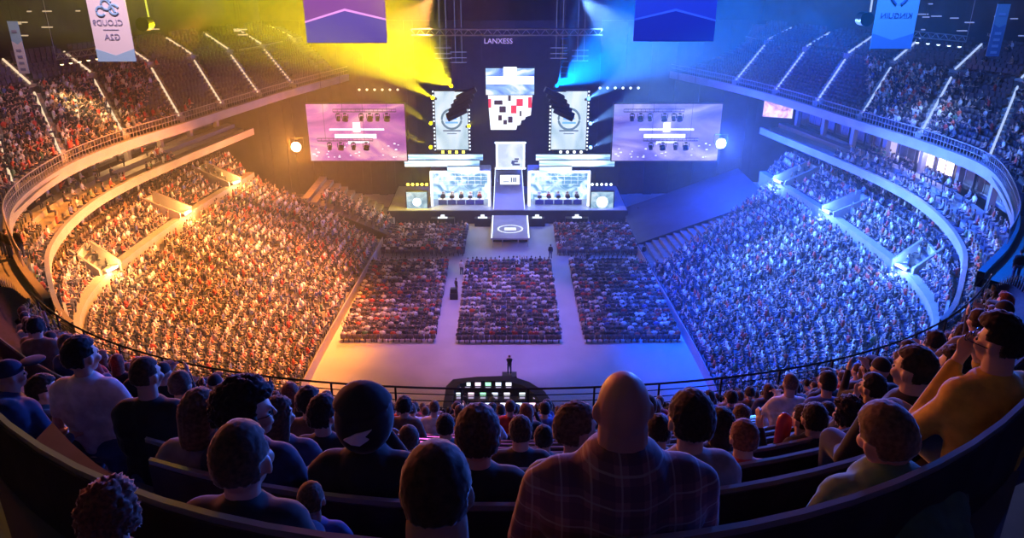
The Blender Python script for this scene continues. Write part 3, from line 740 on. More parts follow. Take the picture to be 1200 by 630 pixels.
# protos for the middle rows
PROTO = []
for k, sp in enumerate([
    dict(hair='short', hc='black', shirt='black'), dict(hair='short', hc='brown', shirt='grey', armL='knee', armR='knee'), dict(hair='longish', hc='brown', shirt='navy'),
    dict(hair='crew', hc='fair', shirt='white', armL='clap', armR='clap'), dict(hair='short', hc='brown', shirt='red'), dict(hair='quiff', hc='black', shirt='blue', armR='mouth'),
    dict(hair='curly', hc='black', shirt='brown'), dict(hair='cap', hatcol='black', shirt='black', armL='phone', armR='phone'), dict(hair='long', hc='auburn', shirt='black'), dict(hair='crew', hc='brown', shirt='grey')]):
    r, H, R = make_person(Vector((0, 0, 0)), 0, sp, 100 + k, (0, .07, 1.19), voxel=.02)
    PROTO.append([r, sp, 0])
spots = []
for j in range(5, NJ):
    y0 = ybench(j)
    x = -1.0 * y0
    while x < 1.0 * y0:
        x += random.uniform(.5, .62) if random.random() < .8 else random.uniform(.9, 1.8)
        p = row_point(j, .26, x); q = proj(p + Vector((0, 0, 1.2)))
        if not (-25 < q[0] < 1225): continue
        if any(abs(jj - j) == 0 and abs(xx - x) < .5 for jj, xx in seated): continue
        dens = .9 if j > 14 else (.80 if (q[0] < 330 or q[0] > 900) else .45)
        if j < 8: dens *= .5
        if j < 12 and 380 < q[0] < 880: dens *= .35
        if j < 10 and 470 < q[0] < 690: continue
        if random.random() > dens: continue
        spots.append((q[2], j, p, q[0]))
spots.sort(key=lambda a: a[0])
IND = 255
rowcount = {}
chosen = spots[:IND]
for rank, (dist, j, p, px) in enumerate(sorted(chosen, key=lambda a: (a[1], a[3]))):
    k = random.randrange(len(PROTO)); pr = PROTO[k]
    if pr[2] == 0: o = pr[0]
    else: o = copy_tree(pr[0])
    pr[2] += 1
    rowcount[j] = rowcount.get(j, 0) + 1
    o.location = p; o.rotation_euler = (0, 0, face_ang(p.x, p.y, .8) + random.gauss(0, .15)); s_ = random.uniform(.93, 1.05); o.scale = (s_, s_, s_)
    sp = pr[1]; hd = {'cap': 'cap', 'long': 'long hair', 'longish': 'chin-length hair', 'crew': 'cropped hair', 'curly': 'curly hair', 'short': 'short hair', 'quiff': 'swept-up hair'}[sp['hair']]
    tag(o, '%s %s person, %s of the small figures in bench row %s up from railing' % (sp['shirt'], hd, ordn(rowcount[j]), ordn(NJ - j)), 'person', 'audience on the near bench rows')
for dist, j, p, px in spots[IND:]:
    CR.append((p.x, p.y, p.z, face_ang(p.x, p.y, .8) + random.gauss(0, .2), 0))
# standing people on the landings
for k, (px, py) in enumerate([(6, 300), (14, 304), (27, 302), (1188, 330), (1176, 190)]):
    p = Z(px, py, zA); o = copy_tree(PROTO[k][0]) if False else None
    r, H, R = make_person(p, random.uniform(-.6, .2), dict(hair='short', hc='black', shirt='black', stand=1, armL='side', armR='side'), 200 + k, (0, .02, 1.63), voxel=.02)
    tag(r, ('dark figure standing nearest the picture edge on the orange-lit landing', 'dark figure standing in the middle of three on orange-lit landing', 'dark figure standing against the fence of the orange-lit landing', 'dark figure standing on the blue-lit landing', 'dark figure standing behind the white fence at far right')[k], 'person', 'people standing on the landings')

# floor audience
for (x0, x1, y0, y1) in ((-14.9, -6.8, 61.8, 79.2), (-4.4, 4.6, 61.6, 79.2), (7.1, 15.3, 61.6, 79.4), (-14.4, -5.2, 82.8, 91.2), (6.0, 14.9, 82.8, 91.4)):
    ny = int(round((y1 - y0) / .95))
    for a in range(ny + 1):
        yy = y0 + (y1 - y0) * a / ny; nx = int((x1 - x0) / .5)
        for b in range(nx + 1):
            xx = x0 + (x1 - x0) * b / nx + random.uniform(-.04, .04)
            if random.random() < .95: CR.append((xx, yy, 0, random.gauss(0, .15), 0))
            SEATS.append((xx, yy - .02, 0, 0))

# merged distant crowd --------------------------------------------------
def proto_arrays(kind):
    b = MB(); import bmesh
    b.ell((0, .04, 1.21), (.082, .10, .125), None, 8, 5, k=1)            # head
    b.ring([[Vector((w_ * math.cos(a) * 1, .02 + d_ * math.sin(a), z_)) for a in np.linspace(0, 2 * PI, 9)[:-1]] for z_, w_, d_ in ((.42, .17, .13), (.62, .155, .115), (.9, .20, .125), (1.0, .215, .10), (1.05, .12, .07), (1.12, .055, .055))], k=0)
    for s in (-1, 1):
        b.tube((s * .09, .02, .5), (s * .12, .45, .5), .085, .06, 6, k=2); b.tube((s * .12, .45, .5), (s * .12, .40, .05), .06, .045, 6, k=2)
        S = (s * .20, .02, .97)
        if kind == 0: E_, W = (s * .25, .08, .72), (s * .10, .32, .62)
        elif kind == 1: E_, W = (s * .26, .18, .78), (s * .05, .36, .95)
        elif kind == 2: E_, W = (s * .30, .12, 1.12), (s * .22, .16, 1.42)
        else: E_, W = (s * .27, .05, .72), (s * .22, .30, .58) 
        b.tube(S, E_, .058, .048, 6, k=0 if kind != 3 else 4); b.tube(E_, W, .045, .035, 6, k=3)
    return np.array(b.v), b.f, np.array(b.m)
def build_crowd():
    protos = [proto_arrays(k) for k in (0, 1, 2, 3)]
    pal = np.array([(.02, .02, .025), (.03, .03, .04), (.05, .05, .06), (.10, .10, .11), (.25, .25, .27), (.75, .75, .76), (.80, .78, .74), (.55, .54, .56), (.50, .05, .04), (.62, .10, .05), (.08, .12, .35), (.35, .20, .12), (.45, .40, .30), (.10, .22, .12)])
    pw = np.array([.16, .12, .08, .07, .08, .13, .06, .07, .08, .04, .04, .03, .02, .02])
    V, FS, COLS, off = [], [], [], 0
    hair = np.array([(.02, .015, .012), (.05, .03, .02), (.10, .06, .03), (.35, .24, .12)]); skin = np.array([(.62, .42, .33), (.70, .48, .38), (.50, .32, .24)])
    for (x, y, z, a, md) in CR:
        pk = rng.choice(4, p=[.5, .2, .05, .25]); v, f, m = protos[pk]; s = rng.uniform(.92, 1.08)
        ca, sa = math.cos(a), math.sin(a); w_ = v * s
        X = np.column_stack((w_[:, 0] * ca - w_[:, 1] * sa + x, w_[:, 0] * sa + w_[:, 1] * ca + y, w_[:, 2] + z)); V.append(X)
        sh = pal[rng.choice(len(pal), p=pw / pw.sum())]; sk = skin[rng.integers(3)]; hr = hair[rng.choice(4, p=[.35, .35, .2, .1])]
        cv = np.zeros((len(v), 3)); cv[:] = sh
        # colour by vertex: head split in face and hair
        hv = slice(0, 40); hz = v[hv]; ishair = (hz[:, 1] < .06) | (hz[:, 2] > 1.27); cv[hv] = np.where(ishair[:, None], hr, sk)
        cv[40:88] = sh; cv[80:88] = sk
        # legs and arms: 4 tubes a side, 12 vertices each
        o = 88
        for sd in range(2):
            cv[o:o + 24] = (.03, .04, .08); cv[o + 24:o + 36] = sh; cv[o + 36:o + 48] = sk; o += 48
        COLS.append(cv)
        FS.append((f, off)); off += len(v)
    V = np.concatenate(V); cols = np.concatenate(COLS)
    loops, starts, tot = [], [], 0; cache = {}
    for f, o in FS:
        key = id(f)
        if key not in cache:
            cache[key] = (np.concatenate([np.array(q) for q in f]), np.array([len(q) for q in f]))
        l, c = cache[key]; loops.append(l + o); starts.append(c)
    L = np.concatenate(loops); Cn = np.concatenate(starts); me = bpy.data.meshes.new('crowd')
    me.vertices.add(len(V)); me.vertices.foreach_set('co', V.ravel().astype(np.float32)); me.loops.add(len(L)); me.loops.foreach_set('vertex_index', L.astype(np.int32))
    me.polygons.add(len(Cn)); me.polygons.foreach_set('loop_start', np.concatenate(([0], np.cumsum(Cn)[:-1])).astype(np.int32)); me.polygons.foreach_set('loop_total', Cn.astype(np.int32))
    at = me.color_attributes.new('Col', 'FLOAT_COLOR', 'POINT'); at.data.foreach_set('color', np.column_stack((cols, np.ones(len(cols)))).ravel().astype(np.float32))
    me.materials.append(M['crowd']); me.update(calc_edges=True); me.validate()
    o = bpy.data.objects.new('distant_crowd', me); C.objects.link(o)
    tag(o, 'thousands of spectators seated on the arena floor and in the stands around it', 'crowd', None, 'stuff')
build_crowd()
print('crowd', len(CR), 'seats', len(SEATS))
# seats ------------------------------------------------------------------
def seat_mb():
    b = MB(); b.box((0, .0, .42), (.44, .40, .05)); b.box((0, -.20, .66), (.44, .05, .44)); b.box((0, -.05, .2), (.08, .08, .4)); return b
SEATS.sort(key=lambda a: (a[0] ** 2 + a[1] ** 2 + (a[2] - 33) ** 2))
vis = [s for s in SEATS if s[2] > 17 and -5 < proj(s[:3])[0] < 1205 and proj(s[:3])[1] > 0]
occ = {(round(c[0]), round(c[1])) for c in CR}
vis = [s for s in vis if (round(s[0]), round(s[1])) not in occ]; ind = vis[:280]; indset = set(ind)
me1 = seat_mb().mesh('stadium_seat', M['seatm']); cnt = {}
for s in sorted(ind, key=lambda s: (round(s[2], 1), s[0])):
    o = bpy.data.objects.new('stadium_seat', me1); C.objects.link(o); o.location = s[:3]; o.rotation_euler = (0, 0, s[3])
    kk = (s[0] < 0, round(s[2], 1)); cnt[kk] = cnt.get(kk, 0) + 1
    lv = sorted({round(q[2], 1) for q in ind if (q[0] < 0) == (s[0] < 0)}).index(kk[1]) + 1
    tag(o, 'dark empty seat, %s along the %s empty row up, %s upper tier' % (ordn(min(59, cnt[kk])), ordn(lv), 'left' if s[0] < 0 else 'right'), 'seat', 'empty seats of the upper tiers')
sv = seat_mb(); v0 = np.array(sv.v); nf = len(sv.f); f0 = np.array(sv.f); rest = [s for s in SEATS if s not in indset]
X = np.concatenate([np.column_stack((v0[:, 0] * math.cos(s[3]) - v0[:, 1] * math.sin(s[3]) + s[0], v0[:, 0] * math.sin(s[3]) + v0[:, 1] * math.cos(s[3]) + s[1], v0[:, 2] + s[2])) for s in rest])
Fi = np.concatenate([f0 + i * len(v0) for i in range(len(rest))])
me = bpy.data.meshes.new('arena_seats'); me.vertices.add(len(X)); me.vertices.foreach_set('co', X.ravel().astype(np.float32)); me.loops.add(Fi.size); me.loops.foreach_set('vertex_index', Fi.ravel().astype(np.int32))
me.polygons.add(len(Fi)); me.polygons.foreach_set('loop_start', np.arange(0, Fi.size, 4, dtype=np.int32)); me.polygons.foreach_set('loop_total', np.full(len(Fi), 4, dtype=np.int32)); me.materials.append(M['seatm']); me.update(calc_edges=True)
o = bpy.data.objects.new('arena_seats', me); C.objects.link(o); tag(o, 'rows of dark seats filling the stands and floor blocks', 'seats', None, 'stuff')
# ================================================================== STAGE
def px_box(mb, x0, y0, x1, y1, Y, d, k=None, dep=0):
    a = U(x0, y0, Y); b = U(x1, y1, Y); mb.box(((a.x + b.x) / 2, Y + d / 2, (a.z + b.z) / 2), (abs(b.x - a.x), d, abs(a.z - b.z)), k=k); return a, b
def panel(name, x0, y0, x1, y1, Y, label, cat, m, frame=.25, fm=None, group=None, d=.5):
    a = U(x0, y0, Y); b = U(x1, y1, Y); cx, cz = (a.x + b.x) / 2, b.z; W, Hh = abs(b.x - a.x), abs(a.z - b.z)
    root = empty(name, (cx, Y, cz), 0, label, cat, group)
    mb = MB(); mb.box((0, d / 2 + .03, Hh / 2), (W + frame, d, Hh + frame), bev=.05); mb.build('casing', fm or M['black'], root)
    mb = MB(); mb.box((0, 0, Hh / 2), (W, .05, Hh)); mb.build('display', m, root); return root, W, Hh
mb = MB(); mb.box((0, 99.5, .85), (31, 11, 1.7)); struct('stage_platform', mb, M['drape'])
mb = MB(); mb.box((0, 99.6, 1.73), (30.8, 10.8, .06)); struct('stage_top', mb, M['stage'])
mb = MB()
for i in range(60): a = i / 59; mb.box((-34 + 68 * a, 107 + .25 * math.sin(i * 2.1), 12), (1.25, .3, 24))
struct('wall_stage_drape', mb, M['drape'])

scr = screen_mat('show_screen_pink', [(.30, (.22, .03, .36)), (.46, (.55, .14, .55)), (.55, (.90, .40, .60)), (.66, (1, .75, .80)), (.78, (1, .95, 1))], (.10, .1, .22), .95, 6, 1.6)
scr2 = screen_mat('show_screen_lilac', [(.30, (.10, .08, .50)), (.46, (.28, .24, .75)), (.55, (.50, .42, .88)), (.66, (.72, .66, 1)), (.78, (1, 1, 1))], (.10, .1, .22), .95, 6, 1.6)
for (x0, x1, m, sd, gl) in ((358, 477, scr, 'left', -1), (720, 840, scr2, 'right', 1)):
    root, W, Hh = panel('video_screen', x0, 122, x1, 188, 95, 'large wide video screen hanging on the %s side of the stage' % sd, 'screen', m, group='side video screens')
    mb = MB()     # bright lettering bars of the show title
    for (cx, cz, w_, h_) in ((-.0, .56, 6.8, .22), (-.2, .44, 5.2, .55), (.0, .60, .9, 1.2), (.1, .34, 2.6, .3)): mb.box((cx, -.05, Hh * cz), (w_, .04, h_))
    mb.build('title_graphic', M['glassw'], root)
    mb = MB(); rr = random.Random(4)
    for k in range(26): mb = MB(); mb.box((rr.uniform(-.48, .48) * W, -.05, rr.uniform(.04, .32) * Hh), (rr.uniform(.1, .3), .03, rr.uniform(.06, .16))); mb.build('highlight', M['glassw'], root)
    # lighting pipes with moving heads in front of the screen
    for pi, (py, xa, xb, lamps) in enumerate(((131, 390, 464, (396, 404, 423, 433, 442, 453)), (165, 372, 437, (386, 399, 414, 429)))):
        if gl > 0: xa, xb, lamps = (731, 802, (741, 751, 762, 779, 790, 797)) if pi == 0 else (754, 818, (763, 777, 792, 804))
        Y = 88; A_ = U(xa, py, Y); B_ = U(xb, py, Y); pr = empty('lighting_pipe', (A_ + B_) / 2, 0, '%s black lighting pipe hung before the %s video screen' % (('upper', 'lower')[pi], sd), 'lighting pipe', 'lighting pipes before the side screens'); hl = (B_.x - A_.x) / 2
        mb = MB(); mb.tube((-hl, 0, 0), (hl, 0, 0), .05); mb.tube((-hl, 0, .3), (hl, 0, .3), .04)
        for t in np.linspace(-hl, hl, 15): mb.tube((t, 0, 0), (t, 0, .3), .02)
        mb.build('truss', M['black'], pr)
        mb = MB()
        for t in (-.7, .7): mb.tube((t * hl, 0, .3), (t * hl, 0, 45 - A_.z), .02)
        mb.build('wires', M['black'], pr); 
        for li, lx in enumerate(lamps):
            c = U(lx, py + 3, Y); big = li % 2; r_ = .24 + .12 * big
            lr = empty('moving_head_lamp', (c.x, Y, c.z - .55), 0, 'small black stage lamp, %s from the left on the %s pipe before the %s screen' % (ordn(li + 1), ('upper', 'lower')[pi], sd), 'stage lamp', 'black lamps hung before the side screens')
            mb = MB(); mb.box((0, 0, .62), (.34, .3, .16), bev=.03); mb.build('base', M['black'], lr)
            mb = MB(); mb.box((-r_, 0, .36), (.06, .16, .5)); mb.box((r_, 0, .36), (.06, .16, .5)); mb.build('yoke', M['black'], lr)
            mb = MB(); mb.tube((0, .2, .25), (0, -.1, -.15), r_ * .8, r_ * .95, 12); mb.build('head', M['black'], lr)
# lamps flaring toward the hall
for (px, py, col, kw, lab) in ((347, 172, (1, .24, .01), 8, 'glaring orange flood lamp at the outer edge of the left video screen'), (845, 168, (.004, .06, 1), 34, 'glaring bluish-white flood lamp at the outer edge of the right video screen')):
    Y = 90; c = U(px, py, Y); lr = empty('flood_lamp', c, 0, lab, 'stage lamp')
    mb = MB(); mb.tube((0, .5, 0), (0, 0, 0), .35, .62, 20); mb.build('housing', M['black'], lr)
    mb = MB(); mb.tube((0, .02, 0), (0, -.03, 0), .58, .58, 20); mb.build('lens', emis('flare_lens', (1, .8, .5) if px < 600 else (.8, .88, 1), 14), lr)
    mb = MB(); mb.tube((-.8, .3, 0), (.8, .3, 0), .04); mb.tube((-.8, .3, 0), (-.8, .3, 1.0), .04); mb.tube((.8, .3, 0), (.8, .3, 1), .04); mb.tube((-.8, .3, 1), (.8, .3, 1), .04); mb.build('yoke', M['black'], lr)
    point('flood_light', (c.x, c.y - .9, c.z), col, kw * .75, .5)
    spot('flood_beam', (c.x, c.y - .3, c.z), (c.x * .3, 0, 30), (1, .42, .08) if px < 600 else (.16, .28, 1), 46, 42, 1.0, .4)
for (px, py, n) in ((421, 105, 6), (703, 103, 6)):
    for i in range(n):
        c = U(px + i * 9, py, 96); lr = empty('par_can', c, 0, 'small lit stage lamp, %s from left in the row above the %s screen' % (ordn(i + 1), 'left' if px < 600 else 'right'), 'stage lamp', 'rows of small lamps above the side screens')
        mb = MB(); mb.tube((0, .35, .08), (0, 0, 0), .1, .16, 10); mb.build('can', M['black'], lr); mb = MB(); mb.tube((0, .0, 0), (0, -.03, 0), .15, .15, 10); mb.build('lens', M['ledw'] if px < 600 else M['led'], lr)

# beams: real spotlights shining through the haze
YEL = (1, .78, .0); SKY = (.10, .34, 1)
BEAMS = [(529, 101, U(400, -60, 50), YEL, 17, 18), (529, 101, U(235, -40, 52), YEL, 14, 16), (508, 115, U(300, -10, 62), YEL, 10, 12), (506, 145, U(430, 98, 82), YEL, 2.4, 11), (506, 173, U(440, 138, 84), YEL, 1.8, 10), (549, 148, U(560, 140, 88), YEL, .1, 14),
         (652, 101, U(840, -60, 50), (.0, .16, 1), 26, 20), (689, 116, U(780, 60, 75), (.08, .30, 1), 6, 13), (691, 145, U(745, 118, 82), (.16, .38, 1), 3, 12), (691, 173, U(745, 150, 84), (.16, .38, 1), 2.4, 12)]
for i, (px, py, to, col, kw, ang) in enumerate(BEAMS):
    c = U(px, py, 93.5); d = (Vector(to) - c).normalized()
    if i != 1:
        q = d.to_track_quat('-Z', 'Y').to_euler(); lr = empty('beam_lamp', c, 0, 'beam lamp throwing a %s beam, %s from top of the %s pillar' % ('yellow' if col == YEL else 'blue', ordn(((i if i < 1 else i - 1) + 1) if i < 6 else i - 5), 'left' if i < 6 else 'right'), 'stage lamp', 'beam lamps on the stage pillars'); lr.rotation_euler = q
        mb = MB(); mb.tube((0, 0, .25), (0, 0, -.25), .16, .24, 12); mb.build('head', M['black'], lr)
        mb = MB(); mb.tube((0, 0, -.24), (0, 0, -.27), .22, .22, 12); mb.build('lens', emis('beam_lens', col, 7), lr)
        mb = MB(); mb.box((.3, 0, 0), (.05, .2, .4)); mb.box((-.3, 0, 0), (.05, .2, .4)); mb.box((0, 0, .3), (.62, .25, .12)); mb.build('yoke', M['black'], lr)
    spot('beam_light', c + d * .4, to, col, kw * (58 if col == YEL else 66), ang, .35, .08)

# pillars with round emblem
pil = screen_mat('pillar_screen', [(.3, (.30, .48, .55)), (.5, (.62, .75, .85)), (.7, (.95, 1, 1))], (.35, .1, .18), 1.3, 2, .4)
for (x0, x1, sd) in ((509, 549, 'left'), (647, 686, 'right')):
    root, W, Hh = panel('pillar_screen', x0, 107, x1, 175, 95, 'tall bright screen with round emblem on the %s stage pillar' % sd, 'screen', pil, group='pillar screens')
    mb = MB(); cz = Hh * .53; R1 = W * .30
    ringp = [(R1 * math.cos(a), -.05, cz + R1 * math.sin(a)) for a in np.linspace(0, 2 * PI, 33)]; mb.path(ringp, .14, 6); mb.build('emblem_ring', emis('emblem_slate', (.25, .45, .6), .55), root)
    mb = MB(); mb.add([(-R1 * .6, -.06, cz), (0, -.06, cz + R1 * .75), (R1 * .6, -.06, cz), (0, -.06, cz - R1 * .1)], [(0, 1, 2, 3)]); mb.box((0, -.06, cz - R1 * .35), (R1 * 1.3, .03, R1 * .18)); mb.build('emblem', M['ledb'], root)
    mb = MB(); mb.box((0, -.05, Hh * .33), (W * .55, .04, .2)); mb.box((0, -.05, Hh * .28), (W * .3, .04, .12)); mb.build('title_line', emis('title_slate', (.3, .45, .65), .6), root)
    mb = MB()
    for s in (-1, 1):
        for zz in np.arange(0, Hh, .45): mb.box((s * (W / 2 + .18), -.05, zz), (.16, .1, .16))
    mb.build('edge_lights', M['led'], root)
    for i in range(4):
        c = U(x0 + 10 + i * 8, 178, 94.5); lr = empty('par_can', c, 0, 'small round lamp, %s from left under the %s pillar screen' % (ordn(i + 1), sd), 'stage lamp', 'lamps under the pillar screens')
        mb = MB(); mb.tube((0, .3, 0), (0, 0, 0), .15, .2, 10); mb.build('can', M['black'], lr); mb = MB(); mb.tube((0, 0, 0), (0, -.04, 0), .19, .19, 10); mb.build('lens', M['ledy'] if x0 < 600 else M['led'], lr)
# black curved loudspeaker clusters before the pillars
for (px, sd, s) in ((541, 'left', -1), (655, 'right', 1)):
    root = empty('line_array', U(px, 108, 91), 0, 'tilted black loudspeaker cluster hanging before the %s pillar' % sd, 'loudspeaker', 'hanging loudspeaker clusters')
    for i in range(5):
        mb = MB(); a = i * .12; c = Vector((-s * (-.5 + i * .18 * 0) + s * -.6 + -s * .0 + i * (-s) * -.0, -.05 * i, -.2 - i * .55)); c.x += (-s) * (-.35 * (4 - i) * .0)
        c.x = s * (.9 - i * .32) * -1 * -1 if False else (-.55 + i * .30) * (-s) * -1
        mb.box((0, 0, 0), (2.5, 1.0, .62), 0, bev=.05); o = mb.build('cabinet', M['black'], root); o.location = c; o.rotation_euler = (a, s * .45, 0)
    mb = MB(); mb.box((0, 0, .15), (1.6, .7, .12)); mb.tube((0, 0, .2), (0, 0, 27), .03); mb.build('rigging', M['black'], root)
# centre screens
top = screen_mat('centre_top_screen', [(.35, (.05, .15, .7)), (.47, (.35, .6, 1)), (.55, (.95, 1, 1)), (.7, (1, 1, 1))], (.22, .1, .5), 1.2, 4, 1)
root, W, Hh = panel('centre_screen', 569, 80, 626, 111, 94.5, 'bright white and blue screen hanging at top centre of the stage', 'screen', top)
mb = MB(); mb.box((0, -.05, Hh * .8), (1.6, .04, Hh * .5)); mb.box((0, -.05, Hh * .55), (W * .98, .04, Hh * .3)); mb.build('glow_graphic', M['led'], root)
a = U(572, 113, 94.3); pts = [(572, 112), (624, 112), (622, 135), (616, 137), (615, 140), (611, 141), (610, 146), (606, 147), (605, 152), (575, 152), (573, 130)]
root = empty('hanging_led_wall', a, 0, 'ragged-edged led wall with portraits and red squares below the centre screen', 'screen'); P_ = [U(x, y, 94.3) - a for x, y in pts]
mb = MB(); n = len(P_); mb.add([(p.x, 0, p.z) for p in P_] + [(p.x, .4, p.z) for p in P_], [tuple(range(n)), tuple(range(2 * n - 1, n - 1, -1))] + [(i, n + i, n + (i + 1) % n, (i + 1) % n) for i in range(n)]); mb.build('display', M['glassw'], root)
dk = emis('dark_picture', (.10, .05, .05), .6); rd = emis('red_picture', (.9, .05, .08), 1.2)
for (x, y, w_, h_, k) in ((584, 120, 9, 5, 0), (589, 128, 7, 7, 0), (586, 138, 4, 6, 0), (592, 143, 4, 5, 0), (598, 140, 5, 7, 0), (602, 128, 6, 9, 1), (609, 120, 7, 8, 1), (597, 115, 3, 6, 0), (610, 133, 2, 6, 0), (621, 120, 4, 12, 1), (574, 121, 3, 10, 1)):
    p = U(x, y, 94.3) - a; mb = MB(); s_ = 94.3 / F * 1.03; mb.box((p.x, -.04, p.z), (w_ * s_ * 1.05, .03, h_ * s_)); mb.build('picture', (dk, rd)[k], root)
root, W, Hh = panel('framed_screen', 582, 167, 614, 197, 95.5, 'square screen in thick white frame at stage centre', 'screen', screen_mat('haze_picture', [(.4, (.55, .65, .75)), (.6, (.85, .92, .95))], (.3, .1, .4), 1.25), group=None)
mb = MB()
for (cx, cz, w_, h_) in ((0, 0, W + .5, .22), (0, Hh, W + .5, .22), (-W / 2, Hh / 2, .22, Hh), (W / 2, Hh / 2, .22, Hh)): mb.box((cx, -.08, cz), (w_, .15, h_), bev=.04)
mb.build('lit_frame', M['led'], root); mb = MB()
for x_, z_, w_ in ((.7, .9, 1.0), (.9, .5, 1.2), (.4, .7, .5), (1.0, 1.2, .7)): mb.box((x_ * .8, -.05, z_), (w_ * .8, .03, .22))
mb.build('dark_graphic', emis('ink', (.05, .1, .25), .5), root)
root, W, Hh = panel('small_sign_screen', 586, 205, 609, 216, 97, 'small bright sign screen at the head of the centre ramp', 'screen', M['glassw'], .1)
mb = MB(); [mb.box((x_, -.05, Hh * .5), (.16, .03, Hh * .5)) for x_ in (.2, .5, .75)]; mb.box((-.5, -.05, Hh * .3), (.8, .03, .1)); mb.build('dark_graphic', emis('ink2', (.05, .1, .25), .5), root)
